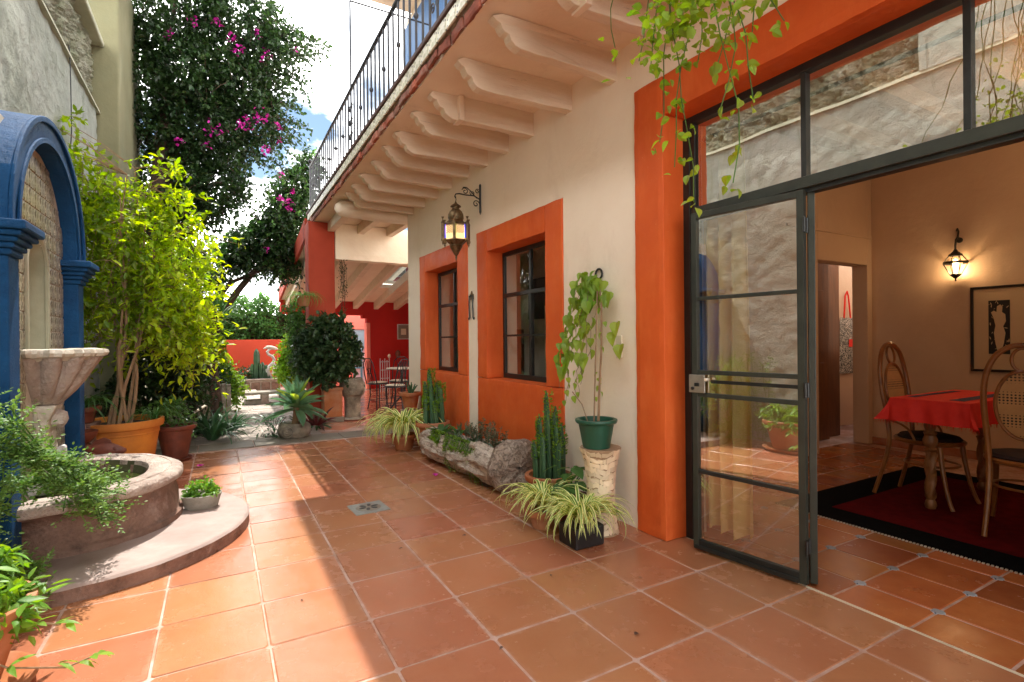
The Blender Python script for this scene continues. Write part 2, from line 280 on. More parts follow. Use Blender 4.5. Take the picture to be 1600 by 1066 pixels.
leafmat('leaf_strap', (.06, .13, .045), (.04, .09, .04), .2, .35, .2)
leafmat('cactus_green', (.055, .12, .045), (.035, .08, .035), .0, .5, .1)
leafmat('leaf_succ', (.11, .17, .09), (.07, .12, .07), .2, .5, .2)

# ------------------------------------------------------------------ mesh helpers
class MB:
    def __init__(s): s.v = []; s.f = []; s.uv = None
    def add(s, vs, fs):
        b = len(s.v); s.v += [tuple(x) for x in vs]; s.f += [tuple(b + i for i in f) for f in fs]; return s
    def box(s, x0, x1, y0, y1, z0, z1):
        return s.add([(x0, y0, z0), (x1, y0, z0), (x1, y1, z0), (x0, y1, z0), (x0, y0, z1), (x1, y0, z1), (x1, y1, z1), (x0, y1, z1)],
                     [(0, 3, 2, 1), (4, 5, 6, 7), (0, 1, 5, 4), (1, 2, 6, 5), (2, 3, 7, 6), (3, 0, 4, 7)])
    def rbox(s, x0, x1, y0, y1, z0, z1, step=.09, amp=.003, r=.004, seed=0.0):
        lo = (x0, y0, z0); hi = (x1, y1, z1); n = [max(1, int(round((hi[i] - lo[i]) / step))) for i in range(3)]; idx = {}; b = len(s.v)
        def vid(t):
            if t not in idx:
                ex = sum(1 for i in range(3) if t[i] in (0, n[i])); p = [lo[i] + (hi[i] - lo[i]) * t[i] / n[i] for i in range(3)]; nv = noise.noise_vector(Vector(p) * 5 + Vector((seed, 0, 0))) * amp + noise.noise_vector(Vector(p) * 23) * amp * .6
                for i in range(3):
                    if t[i] in (0, n[i]):
                        sg = 1 if t[i] == 0 else -1; p[i] += sg * (r if ex >= 2 else 0) + (nv[i] * (1.4 if ex >= 2 else .5))
                idx[t] = b + len(idx); s.v.append(tuple(p))
            return idx[t]
        for ax in range(3):
            u, v = (ax + 1) % 3, (ax + 2) % 3
            for side in (0, n[ax]):
                for i in range(n[u]):
                    for j in range(n[v]):
                        q = []
                        for (di, dj) in ((0, 0), (1, 0), (1, 1), (0, 1)):
                            t = [0, 0, 0]; t[ax] = side; t[u] = i + di; t[v] = j + dj; q.append(vid(tuple(t)))
                        s.f.append(tuple(q if side else q[::-1]))
        return s
    def prism(s, pts, fn, a, b):
        n = len(pts); s.add([fn(p, a) for p in pts] + [fn(p, b) for p in pts], [tuple(range(n))[::-1], tuple(range(n, 2 * n))] + [(i, (i + 1) % n, n + (i + 1) % n, n + i) for i in range(n)]); return s
    def lathe(s, prof, c=(0, 0), n=28, fn=None, a0=0, a1=2 * PI, cap=False):
        full = abs(a1 - a0 - 2 * PI) < 1e-6; m = n if full else n + 1; vs = []
        for r, z in prof:
            for i in range(m):
                a = a0 + (a1 - a0) * i / n; rr = r * (fn(a, z) if fn else 1); vs.append((c[0] + rr * math.cos(a), c[1] + rr * math.sin(a), z))
        fs = []
        for k in range(len(prof) - 1):
            for i in range(n):
                j = (i + 1) % m if full else i + 1; fs.append((k * m + i, k * m + j, (k + 1) * m + j, (k + 1) * m + i))
        if cap: fs += [tuple(range(m))[::-1], tuple(range((len(prof) - 1) * m, len(prof) * m))]
        return s.add(vs, fs)
    def tube(s, pts, r, n=6, cap=True):
        pts = [Vector(p) for p in pts]; R = r if isinstance(r, (list, tuple)) else [r] * len(pts); vs = []; up = None
        for i, p in enumerate(pts):
            d = (pts[min(i + 1, len(pts) - 1)] - pts[max(i - 1, 0)]);  d = d.normalized() if d.length > 1e-9 else Vector((0, 0, 1))
            if up is None: up = d.orthogonal().normalized()
            else:
                up = up - d * up.dot(d); up = up.normalized() if up.length > 1e-6 else d.orthogonal().normalized()
            q = d.cross(up)
            for k in range(n):
                a = 2 * PI * k / n; vs.append(p + (up * math.cos(a) + q * math.sin(a)) * R[i])
        m = len(pts); fs = [(k * n + i, k * n + (i + 1) % n, (k + 1) * n + (i + 1) % n, (k + 1) * n + i) for k in range(m - 1) for i in range(n)]
        if cap: fs += [tuple(range(n))[::-1], tuple(range((m - 1) * n, m * n))]
        return s.add(vs, fs)
    def mesh(s, name, mat, smooth=False, bevel=0):
        me = bpy.data.meshes.new(name); me.from_pydata(s.v, [], s.f); me.materials.append(M[mat] if isinstance(mat, str) else mat)
        if smooth: me.polygons.foreach_set('use_smooth', [True] * len(me.polygons))
        me.update()
        if smooth: me.set_sharp_from_angle(angle=.62)
        return me
def link(o, parent=None):
    col.objects.link(o)
    if parent is not None: o.parent = parent
    return o
def obj(name, mb, mat, parent=None, smooth=False, bevel=0, seg=2, loc=None, label=None, kind=None, auto=None):
    me = mb if isinstance(mb, bpy.types.Mesh) else mb.mesh(name, mat, smooth)
    o = link(bpy.data.objects.new(name, me), parent)
    if loc: o.location = loc
    if bevel:
        b = o.modifiers.new('bevel', 'BEVEL'); b.width = bevel; b.segments = seg; b.limit_method = 'ANGLE'; b.angle_limit = .6
    if label: o['label'] = label
    if kind: o['kind'] = kind
    return o
def inst(name, me, parent, loc=(0, 0, 0), rot=(0, 0, 0), scale=1, kind=None):
    o = link(bpy.data.objects.new(name, me), parent); o.location = loc; o.rotation_euler = rot; o.scale = (scale,) * 3 if isinstance(scale, (int, float)) else scale
    return o
def thing(name, label, cat, loc=(0, 0, 0), group=None, rz=0):
    o = bpy.data.objects.new(name, None); o.empty_display_size = .1; col.objects.link(o); o.location = loc; o.rotation_euler = (0, 0, rz); o['label'] = label; o['category'] = cat
    if group: o['group'] = group
    return o
def tag(o, label, cat, group=None):
    o['label'] = label; o['category'] = cat
    if group: o['group'] = group
    return o
def copy_tree(o, parent=None):
    c = o.copy(); col.objects.link(c); c.parent = parent
    for ch in list(o.children): copy_tree(ch, c)
    return c
def struct(name, mb, mat, **k): o = obj(name, mb, mat, **k); o['kind'] = 'structure'; return o
def displace(mb, amp, scale, axis=None):
    out = []
    for v in mb.v:
        n = noise.noise_vector(Vector(v) * scale) * amp
        out.append((v[0] + n.x, v[1] + n.y, v[2] + n.z) if axis is None else tuple(v[i] + (n[i] if i == axis else 0) for i in range(3)))
    mb.v = out; return mb
def grid(fn, nu, nv):
    m = MB(); vs = [fn(i / nu, j / nv) for j in range(nv + 1) for i in range(nu + 1)]
    return m.add(vs, [(j * (nu + 1) + i, j * (nu + 1) + i + 1, (j + 1) * (nu + 1) + i + 1, (j + 1) * (nu + 1) + i) for j in range(nv) for i in range(nu)])

# ---- foliage
def leaf_cloud(name, P, D, L, W, mat, parent=None, fold=.25, kind='stuff', label=None):
    """one mesh of many leaves: P base points, D directions, L lengths, W width/length ratio"""
    n = len(P); P = np.asarray(P, float); D = np.asarray(D, float); D /= np.linalg.norm(D, axis=1)[:, None] + 1e-9
    L = np.asarray(L, float)[:, None] if np.ndim(L) else np.full((n, 1), L)
    up = np.random.normal(0, .45, (n, 3)) + np.array([0, 0, 1.0]); S = np.cross(D, up); S /= np.linalg.norm(S, axis=1)[:, None] + 1e-9; N = np.cross(S, D)
    Wd = L * W * .5
    V = np.stack([P, P + D * L * .33 + S * Wd + N * Wd * fold, P + D * L * .72 + S * Wd * .75 + N * Wd * fold, P + D * L - N * L * .08,
                  P + D * L * .72 - S * Wd * .75 + N * Wd * fold, P + D * L * .33 - S * Wd + N * Wd * fold], 1).reshape(-1, 3)
    F = np.array([[0, 1, 2, 3], [0, 3, 4, 5]]); F = (F[None] + (np.arange(n) * 6)[:, None, None]).reshape(-1, 4)
    me = bpy.data.meshes.new(name); me.vertices.add(len(V)); me.vertices.foreach_set('co', V.astype('f').ravel())
    me.loops.add(F.size); me.loops.foreach_set('vertex_index', F.astype('i').ravel()); me.polygons.add(len(F)); me.polygons.foreach_set('loop_start', (np.arange(len(F)) * 4).astype('i'))
    me.update(calc_edges=True); me.materials.append(M[mat]); o = link(bpy.data.objects.new(name, me), parent)
    if kind: o['kind'] = kind
    if label: o['label'] = label
    return o
def rand_dir(n): v = np.random.normal(0, 1, (n, 3)); return v / np.linalg.norm(v, axis=1)[:, None]
def sprays(centers, n, length, per, outward=.6, droop=.3, leafang=.8, shell=.35):
    """centers: list of (cx,cy,cz,rx,ry,rz,weight). n sprays of `per` leaves -> P, D and twig paths"""
    w_ = np.array([c[6] for c in centers], float); w_ /= w_.sum(); P = []; D = []; tw = []
    for k in np.random.choice(len(centers), n, p=w_):
        c = centers[k]; d = rand_dir(1)[0]; rr = (shell + (1 - shell) * rnd()) ** .6; o = np.array(c[:3]) + d * np.array(c[3:6]) * rr
        g = d * outward + rand_dir(1)[0] * (1 - outward) + np.array([0, 0, -droop * rnd()]); g /= np.linalg.norm(g); L = length * U(.6, 1.3)
        pts = []
        for j in range(per):
            s_ = (j + .5) / per; p = o + g * L * s_ + np.array([0, 0, -droop * L * s_ * s_]); side = rand_dir(1)[0]; dd = g * (1 - leafang) + side * leafang + np.array([0, 0, -.25])
            P.append(p); D.append(dd); pts.append(p)
        tw.append((o, pts[-1]))
    return P, D, tw
def leafmesh(name, mat, outline, curl=0.15, fold=.2):
    """single leaf object mesh: outline list of (t along, half width)"""
    m = MB(); vs = []; uv = []
    for t_, h in outline:
        z = -curl * t_ * t_
        vs += [(t_, -h, z + fold * h), (t_, 0, z), (t_, h, z + fold * h)]
    k = len(outline); fs = []
    for i in range(k - 1):
        fs += [(3 * i, 3 * i + 1, 3 * i + 4, 3 * i + 3), (3 * i + 1, 3 * i + 2, 3 * i + 5, 3 * i + 4)]
    m.add(vs, fs); me = m.mesh(name, mat, True)
    return me
HEART = [(0, .0), (-.06, .22), (.12, .42), (.4, .45), (.7, .28), (.9, .1), (1, 0)]
OVAL = [(0, 0), (.15, .2), (.4, .3), (.65, .25), (.88, .1), (1, 0)]
LANCE = [(0, 0), (.15, .10), (.4, .17), (.7, .12), (1, 0)]
def blade(name, mat, L, W, rise, droop, n=9, keel=.3, tip=.0, wmid=.35, thick=0):
    """strap leaf starting at origin heading +x at `rise` angle, bending down by `droop` radians overall"""
    m = MB(); x = z = 0; a = rise; vs = []; uvs = []
    for i in range(n + 1):
        t_ = i / n; w_ = W * (min(1, .55 + t_ / wmid * .45) if t_ < wmid else max(tip, 1 - ((t_ - wmid) / (1 - wmid)) ** 1.8)) * .5
        nx, nz = -math.sin(a), math.cos(a)
        vs += [(x + nx * keel * w_, -w_, z + nz * keel * w_), (x - nx * thick * w_, 0, z - nz * thick * w_), (x + nx * keel * w_, w_, z + nz * keel * w_)]; uvs.append(t_)
        a -= droop / n * (1 + t_) ; x += math.cos(a) * L / n; z += math.sin(a) * L / n
    fs = []
    for i in range(n): fs += [(3 * i, 3 * i + 1, 3 * i + 4, 3 * i + 3), (3 * i + 1, 3 * i + 2, 3 * i + 5, 3 * i + 4)]
    m.add(vs, fs); me = m.mesh(name, mat, True); ul = me.uv_layers.new(name='UVMap')
    for lp in me.loops: ul.data[lp.index].uv = ((lp.vertex_index % 3) / 2, lp.vertex_index // 3 / n)
    return me
def rosette(parent, meshes, n, base=(0, 0, 0), r=.02, smin=.8, smax=1.2, name='leaf', tilt=.15, a0=0, a1=2 * PI):
    for i in range(n):
        a = U(a0, a1) if a1 - a0 < 6.2 else 2.39996 * i + U(-.2, .2)
        inst(name, random.choice(meshes), parent, (base[0] + math.cos(a) * r * rnd(), base[1] + math.sin(a) * r * rnd(), base[2]), (U(-tilt, tilt), U(-tilt, tilt), a), U(smin, smax))
def pot_mesh(r0, r1, h, rim=.03, rimh=.05, n=32):
    """tapered pot with rim and hollow top"""
    m = MB(); m.lathe([(0.001, 0), (r0, 0), (r0 + (r1 - r0) * (h - rimh) / h, h - rimh), (r1 + rim * .6, h - rimh + .004), (r1 + rim, h - rimh * .5), (r1 + rim * .9, h), (r1 - .01, h), (r1 - .02, h - .06), (0.001, h - .065)], n=n); return m

# ================================================================== GROUND
ground = struct('ground', MB().box(-30, 30, -12, 60, -.30, -.12), 'soil')
floor = struct('courtyard_floor', MB().box(-4.6, .405, -7, 6.10, -.10, -.0045), 'grout')
def tile_mesh(sx, sy, h=.05, rough=.0022, seed=0):
    random.seed(seed); m = MB(); x, y = sx / 2, sy / 2; b = .006; c = .012
    def ringp(dx, dy, z): return [(-dx + c, -dy, z), (dx - c, -dy, z), (dx, -dy + c, z), (dx, dy - c, z), (dx - c, dy, z), (-dx + c, dy, z), (-dx, dy - c, z), (-dx, -dy + c, z)]
    j = [(U(-1, 1) * rough, U(-1, 1) * rough) for _ in range(8)]
    lo = [(p[0] + a, p[1] + q, p[2]) for p, (a, q) in zip(ringp(x, y, -h), j)]; mid = [(p[0] + a, p[1] + q, p[2]) for p, (a, q) in zip(ringp(x, y, -b), j)]; top = ringp(x - b, y - b, 0)
    m.add(lo + mid + top, [(i, (i + 1) % 8, 8 + (i + 1) % 8, 8 + i) for i in range(8)] + [(8 + i, 8 + (i + 1) % 8, 16 + (i + 1) % 8, 16 + i) for i in range(8)] + [tuple(range(16, 24))])
    return m
TM = [tile_mesh(.4905, .4905, seed=k).mesh('tile', 'terracotta') for k in range(5)]
DR = (-1.53, 2.42)
random.seed(3)
for i in range(-1, 9):
    for j in range(-8, 13):
        if i == -1:
            if j < 0 or j > 0: pass
            x0, x1 = .0, (.40 if j < 1 else .205); 
        else: x0, x1 = -.5 * (i + 1), -.5 * i
        y0 = .5 * j
        if y0 + .5 > 6.12: continue
        if x1 < -3.2 and 1.9 < y0 + .25 < 4.0: continue
        cx, cyy = (x0 + x1) / 2, y0 + .25
        o = inst('tile', TM[(i * 3 + j * 7) % 5], floor, (cx + U(-.002, .002), cyy + U(-.002, .002), U(-.0016, .0014)), (U(-.004, .004), U(-.004, .004), U(-.003, .003)), ((x1 - x0) / .5, 1, 1))
# drain
d = thing('floor_drain', 'grey square stone drain with round slotted grate set in the terracotta floor', 'drain', (DR[0], DR[1], .004), rz=.06)
obj('surround', MB().box(-.155, .155, -.155, .155, -.02, .002), 'drain_stone', d, bevel=.003)
m = MB(); m.lathe([(.001, .006), (.105, .006), (.112, .003), (.114, 0)], n=36); obj('grate', m, 'strip_stone', d, True)
for k in range(6):
    a = k * PI / 3 + .2; m = MB(); m.prism([(.028, -.006), (.055, -.017), (.085, -.014), (.092, 0), (.085, .014), (.055, .017), (.028, .006)], lambda p, z, a=a: (p[0] * math.cos(a) - p[1] * math.sin(a), p[0] * math.sin(a) + p[1] * math.cos(a), z), .0045, .0085); obj('slot_shade', m, 'ink', d)  # solid black pieces painting the shade inside the grate openings
# stone strip + paving beyond + gallery floor
strip = struct('stone_strip', MB().box(-4.6, .5, 6.10, 6.66, -.1, -.006), 'grout')
x = -4.5
while x < .45:
    L = U(.55, .95); o = obj('kerb_stone', MB().box(0, min(L, .5 - x) - .012, 0, .54, -.06, .004 + U(0, .003)), 'strip_stone', strip, bevel=.006, loc=(x, 6.11, 0)); x += L
pav = struct('stone_paving', MB().box(-6, -1.22, 6.66, 17.2, -.1, -.008), 'flagstone')
random.seed(5); cells = []
yy = 6.7
while yy < 16.8:
    h = U(.35, .55); xx = -3.6 + U(-.3, 0)
    while xx < -1.3:
        wd = U(.35, .75); q = min(wd, -1.26 - xx)
        if q > .1:
            m = MB(); j = lambda: U(-.03, .03); pts = [(j(), j()), (q - .03 + j(), j()), (q - .03 + j(), h - .03 + j()), (j(), h - .03 + j())]; m.prism(pts, lambda p, z: (p[0], p[1], z), -.05, U(0, .006)); obj('flagstone', m, 'flagstone', pav, bevel=.012, seg=1, loc=(xx, yy, 0))
        xx += wd
    yy += h
gal = struct('gallery_floor', MB().box(-1.22, 5, 6.66, 18, -.1, -.0045), 'grout')
random.seed(8)
gm = tile_mesh(.486, .486, seed=9).mesh('tile', 'terracotta_far')
for i in range(-14, 14):
    for j in range(-14, 14):
        if i * i + j * j > 999: continue
        cx = 1.6 + (i - j) * .3536; cyy = 10.4 + (i + j) * .3536
        if -.95 < cx < 3.3 and 7.0 < cyy < 14.0: inst('tile', gm, gal, (cx, cyy, U(-.001, .001)), (U(-.002, .002), U(-.002, .002), PI / 4))
# interior floor
inf = struct('interior_floor', MB().box(.405, 8, -3.4, 6.4, -.1, -.0042), 'grout')
obj('threshold', MB().box(.392, .408, -3.0, .44, -.05, .003), 'pale_plastic', inf)
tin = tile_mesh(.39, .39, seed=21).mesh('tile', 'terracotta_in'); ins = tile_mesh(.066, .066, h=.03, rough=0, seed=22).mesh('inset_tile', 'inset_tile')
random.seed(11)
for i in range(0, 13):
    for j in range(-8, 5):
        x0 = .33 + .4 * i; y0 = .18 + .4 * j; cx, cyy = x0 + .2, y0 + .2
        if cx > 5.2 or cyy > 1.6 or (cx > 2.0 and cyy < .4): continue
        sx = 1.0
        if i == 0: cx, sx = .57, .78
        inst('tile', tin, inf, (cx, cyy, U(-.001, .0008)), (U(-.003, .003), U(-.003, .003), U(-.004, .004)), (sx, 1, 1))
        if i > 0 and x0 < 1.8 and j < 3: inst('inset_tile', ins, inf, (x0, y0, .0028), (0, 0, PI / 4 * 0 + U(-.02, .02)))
# fallen bits
random.seed(31)
for x, y, sz, lb in [(-1.05, 1.33, .035, 'largest curled brown dry leaf on the tile in front of the log'), (-.87, .42, .03, 'brown dry leaf on the tile in front of the black planter'), (-.62, .80, .022, 'small dry leaf just left of the yellowish spider plant'), (-.32, 2.92, .02, 'tiny dry leaf on the grout beside the log'), (-1.55, 1.35, .03, 'brown dry leaf below the floor drain'), (-.87, -.35, .034, 'dry leaf in the lower middle of the shaded floor'), (-2.3, .9, .024, 'dry leaf lying on the sunlit floor'), (-.4, .12, .022, 'small dry leaf near the door surround foot'), (-1.5, -.1, .026, 'dry leaf nearest the camera along the shadow edge')]:
    o = inst('fallen_leaf', leafmesh('fallen_leaf', 'dry_leaf', OVAL, .3, .5), None, (x, y, .006), (U(-.2, .2), U(-.2, .2), U(0, 6)), sz); tag(o, lb, 'leaf', 'dry leaves fallen on the tiles')
def blossom(x, y, z, label):
    P = [(x, y, z)] * 5; D = [(math.cos(a), math.sin(a), .35) for a in (0, 1.25, 2.5, 3.8, 5)]; o = leaf_cloud('fallen_blossom', P, D, .045, .8, 'magenta', kind=None); tag(o, label, 'blossom')
blossom(-2.92, 5.08, .01, 'magenta blossom fallen on sunlit tiles in front of the pots'); blossom(-.60, 3.15, .01, 'purple petal fallen on the shaded tiles beside the log')

# ================================================================== HOUSE
house = thing('house', 'cream two storey house with orange door and window surrounds and balcony', 'house', (0, 0, 0))
X0, X1 = .2, .62
m = MB()
def wall(y0, y1, z0=0, z1=4.0): m.box(X0, X1, y0, y1, z0, z1)
wall(5.85, 6.47); wall(3.96, 5.85, 2.90); wall(3.67, 3.96); wall(1.76, 3.67, 2.895); wall(.76, 1.76); wall(-3.26, .76, 3.487); wall(-7, -3.26)
m.box(.62, 6, 6.15, 6.47, 0, 4.0)
fw = obj('front_wall', m, 'cream', house)
# surrounds with slightly uneven edges
def surround(name, parts, parent, lip):
    m = MB()
    for k, (y0, y1, z0, z1) in enumerate(parts): m.rbox(.182 + .0007 * k, .458, y0, y1, z0, z1, .055, .0045, .005)
    o = obj(name, m, 'orange', parent, bevel=.003, seg=1)
    m = MB()
    for (y0, y1, z0, z1) in parts: m.box(.4585, .618, y0, y1, z0, z1)
    obj('inner_reveal', m, 'cream', parent); return o
surround('window_surround', [(1.76, 3.67, 0, 1.05), (1.76, 2.075, 1.05, 2.895), (3.395, 3.67, 1.05, 2.895), (2.075, 3.395, 2.615, 2.895)], house, .01)
surround('window_surround', [(3.96, 5.85, 0, 1.05), (3.96, 4.30, 1.05, 2.90), (5.60, 5.85, 1.05, 2.90), (4.30, 5.60, 2.62, 2.90)], house, .01)
surround('door_surround', [(.448, .76, 0, 3.487), (-3.26, -2.95, 0, 3.487), (-2.95, .448, 3.185, 3.487)], house, .01)
# windows
def window(y0, y1):
    wroot = bpy.data.objects.new('window', None); link(wroot, house)
    m = MB(); x0, x1 = .415, .45
    m.box(x0, x1, y0, y0 + .045, 1.05, 2.615).box(x0, x1, y1 - .045, y1, 1.05, 2.615).box(x0, x1, y0 + .045, y1 - .045, 1.05, 1.11).box(x0, x1, y0 + .045, y1 - .045, 2.565, 2.615)
    obj('frame', m, 'iron', wroot, bevel=.003)
    ym = (y0 + y1) / 2
    obj('transom', MB().box(.408, .452, y0 + .045, y1 - .045, 2.055, 2.10), 'iron', wroot, bevel=.003)
    obj('mullion', MB().box(.410, .452, ym - .025, ym + .025, 1.11, 2.055), 'iron', wroot, bevel=.003)
    obj('mullion', MB().box(.414, .450, ym - .018, ym + .018, 2.10, 2.565), 'iron', wroot, bevel=.003)
    for a, b in ((y0 + .045, ym - .025), (ym + .025, y1 - .045)):
        obj('glazing_bar', MB().box(.416, .448, a, b, 1.565, 1.59), 'iron', wroot)
        for z0, z1 in ((1.11, 1.565), (1.59, 2.055), (2.10, 2.565)):
            obj('pane', MB().add([(.434, a, z0), (.434, b, z0), (.434, b, z1), (.434, a, z1)], [(0, 1, 2, 3)]), 'window_glass', wroot)
    m = MB(); m.tube([(.408, ym - .06, 1.42), (.385, ym - .06, 1.42), (.380, ym - .062, 1.50), (.388, ym - .07, 1.545)], .008); obj('handle', m, 'iron', wroot, True)
window(2.075, 3.395); window(4.30, 5.60)
# window rooms: back walls, dark furniture
m = MB(); m.box(1.75, 1.85, 1.76, 6.15, 0, 4.0); obj('inner_wall', m, 'pale_room', house)
obj('wall_picture', MB().box(1.70, 1.745, 4.1, 4.9, 1.85, 2.5), 'black_frame', house, bevel=.006)
obj('ladder_rack', MB().box(1.3, 1.34, 3.3, 3.34, 0, 2.0).box(1.3, 1.34, 3.75, 3.79, 0, 2.0).box(1.31, 1.33, 3.34, 3.75, .5, .54).box(1.31, 1.33, 3.34, 3.75, .9, .94).box(1.31, 1.33, 3.34, 3.75, 1.3, 1.34).box(1.31, 1.33, 3.34, 3.75, 1.7, 1.74), 'painted_wood', house)
obj('cupboard', MB().box(1.4, 1.74, 5.1, 5.9, 0, 1.7), 'dark_door', house, bevel=.01)
# interior dining room shell
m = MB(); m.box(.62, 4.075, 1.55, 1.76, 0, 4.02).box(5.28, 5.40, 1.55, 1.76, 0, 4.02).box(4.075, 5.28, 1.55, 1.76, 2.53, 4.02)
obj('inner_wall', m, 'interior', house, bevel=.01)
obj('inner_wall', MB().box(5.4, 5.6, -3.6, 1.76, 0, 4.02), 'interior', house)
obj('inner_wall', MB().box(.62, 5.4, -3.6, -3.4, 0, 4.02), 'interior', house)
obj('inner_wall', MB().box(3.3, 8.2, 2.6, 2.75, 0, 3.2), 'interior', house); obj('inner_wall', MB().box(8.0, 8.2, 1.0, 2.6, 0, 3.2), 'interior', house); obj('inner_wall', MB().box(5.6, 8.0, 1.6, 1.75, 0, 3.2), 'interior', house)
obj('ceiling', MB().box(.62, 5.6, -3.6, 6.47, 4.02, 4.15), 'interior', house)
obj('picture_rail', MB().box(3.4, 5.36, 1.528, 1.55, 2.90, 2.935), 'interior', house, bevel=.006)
for y in (-3.0, -2.2, -1.4, -.62, .17, .95): obj('ceiling_beam', MB().box(.62, 5.4, y, y + .14, 3.84, 4.02), 'painted_wood', house, bevel=.008)
obj('skirting', MB().box(5.365, 5.4, -3.4, 1.55, .0, .10), 'terracotta_in', house)
# brown door leaf standing open beyond the doorway
dl = obj('inner_door', MB().box(4.40, 5.10, 1.99, 2.03, .02, 2.85), 'dark_door', house, bevel=.004)
for z0, z1 in ((.25, 1.15), (1.3, 2.2)): obj('panel', MB().box(4.48, 4.95, 1.975, 1.992, z0, z1), 'dark_door', dl, bevel=.006)
obj('wardrobe', MB().box(5.2, 5.675, 2.15, 2.6, 0, 2.95), 'dark_door', house, bevel=.006)
# glazed door frame
df = bpy.data.objects.new('door_frame', None); link(df, house)
XF0, XF1 = .392, .455
obj('jamb', MB().box(XF0, XF1, .385, .448, 0, 3.185).box(XF0 + .01, XF1 + .02, .345, .385, 0, 3.13), 'iron', df, bevel=.003)
obj('jamb', MB().box(XF0, XF1, -2.95, -2.89, 0, 3.185), 'iron', df, bevel=.003)
obj('head', MB().box(XF0, XF1, -2.89, .385, 3.13, 3.185), 'iron', df, bevel=.003)
obj('transom_bar', MB().box(XF0 - .012, XF1, -2.89, .345, 2.425, 2.495), 'olive_iron', df, bevel=.004)
obj('transom_lip', MB().box(XF0 + .012, XF1 + .02, -2.89, .345, 2.40, 2.425), 'iron', df)
ys = [.345, -.485, -1.28, -2.08, -2.89]
for y in ys[1:-1]: obj('mullion', MB().box(XF0 + .008, XF1, y - .016, y + .016, 2.495, 3.13), 'iron', df, bevel=.003)
for a, b in zip(ys[:-1], ys[1:]):
    obj('transom_pane', MB().add([(.425, b + .01, 2.495), (.425, a - .01, 2.495), (.425, a - .01, 3.13), (.425, b + .01, 3.13)], [(0, 1, 2, 3)]), 'glass', df)
# door leaves
def leaf(hx, hy, ang, w, lock):
    """leaf in local coords: hinge at origin, extends along +x; thickness y"""
    L = bpy.data.objects.new('door_leaf', None); link(L, house); L.location = (hx, hy, 0); L.rotation_euler = (0, 0, ang)
    t_ = .02; s_ = .042
    obj('stile', MB().box(0, s_, -t_, t_, .022, 2.415), 'olive_iron', L, bevel=.003)
    obj('stile', MB().box(w - s_, w, -t_, t_, .022, 2.415), 'olive_iron', L, bevel=.003)
    rails = [(.022, .085), (.560, .585), (1.105, 1.135), (1.265, 1.295), (1.79, 1.815), (2.372, 2.415)]
    for k, (a, b) in enumerate(rails): obj('rail', MB().box(s_, w - s_, -t_ + .002, t_ - .002, a, b), 'iron' if k < 2 else 'olive_iron', L, bevel=.003)
    obj('rail', MB().box(s_, w - s_ - .1, -.008, .008, 1.205, 1.228), 'iron', L)
    obj('kick_rail', MB().box(s_, w - .01, t_, t_ + .012, .022, .05), 'iron', L, bevel=.003)
    for (a, b) in zip([r[1] for r in rails[:-1]], [r[0] for r in rails[1:]]):
        obj('pane', MB().add([(s_, 0, a), (w - s_, 0, a), (w - s_, 0, b), (s_, 0, b)], [(0, 1, 2, 3)]), 'leaf_glass', L)
    for z in (.25, 1.2, 2.2):
        mm = MB(); mm.lathe([(.001, z - .045), (.011, z - .045), (.011, z + .045), (.001, z + .045)], n=10); obj('hinge', mm, 'iron', L, loc=(-.006, t_ + .004, 0))
    if lock:
        lk_ = obj('lock', MB().box(w - .105, w + .018, t_ - .002, t_ + .012, 1.135, 1.262), 'steel', L, bevel=.003)
        obj('keyhole', MB().box(w - .065, w - .03, t_ + .012, t_ + .022, 1.18, 1.205), 'iron', lk_, bevel=.003)
        mm = MB(); mm.lathe([(.001, .0), (.011, .0), (.012, .012), (.004, .016), (.001, .016)], n=12); k = obj('screw', mm, 'iron', lk_, loc=(w - .015, t_ + .010, 1.165)); k.rotation_euler = (-PI / 2, 0, 0)
        mm = MB(); mm.lathe([(.001, 0), (.013, 0), (.013, .03), (.009, .036), (.001, .036)], n=14); kk = obj('knob', mm, 'pale_plastic', L, loc=(w - .125, t_, 1.232)); kk.rotation_euler = (-PI / 2, 0, 0)
    return L
leaf(.385, -.50, math.atan2(.755, -.115) , .764, True)
L2 = leaf(.425, -.515, math.atan2(.515, .857), .764, False)
# ---- beams under the balcony
prof = [(.2, 3.905), (-.90, 3.905), (-.945, 3.875), (-.915, 3.845), (-.885, 3.838), (-.87, 3.80), (-.850, 3.780), (-.815, 3.768), (-.80, 3.725), (-.765, 3.697), (-.72, 3.680), (.2, 3.672)]
ys_b = [-2.2, -1.6, -.98, -.34, .28, .934, 1.584, 2.264, 2.771, 3.334, 3.855, 4.434, 4.99, 5.56, 6.08]
random.seed(14)
for k, y in enumerate(ys_b):
    sx = U(-.035, .03); m = MB(); n_ = 14; pr_ = []
    top = [(.2 + (-1.10 - sx) * i / n_, 3.905) for i in range(n_ + 1)]
    bot = [(-.72 + sx + (.92 - sx) * i / n_, 3.680 - .006 * i / n_ + noise.noise(Vector((i * .6, y, 0))) * .007) for i in range(n_ + 1)]
    pts = top + [(a + sx, b + U(-.003, .003)) for a, b in prof[2:-2]] + bot
    dz = U(-.008, .008); m.prism(pts, lambda p, yv, dz=dz: (p[0], yv + .02 * math.sin(p[0] * 3 + dz * 400), p[1] + (dz * 1.5 if p[1] < 3.9 else 0)), y + .03, y + .122); displace(m, .006, 4)
    b = obj('beam', m, 'painted_wood', house, bevel=.003, seg=1)
    if k in (4, 7): obj('clamp', MB().box(-.66, -.61, y - .012, y + .147, 3.664 + dz, 3.90), 'soffit', b, bevel=.004)
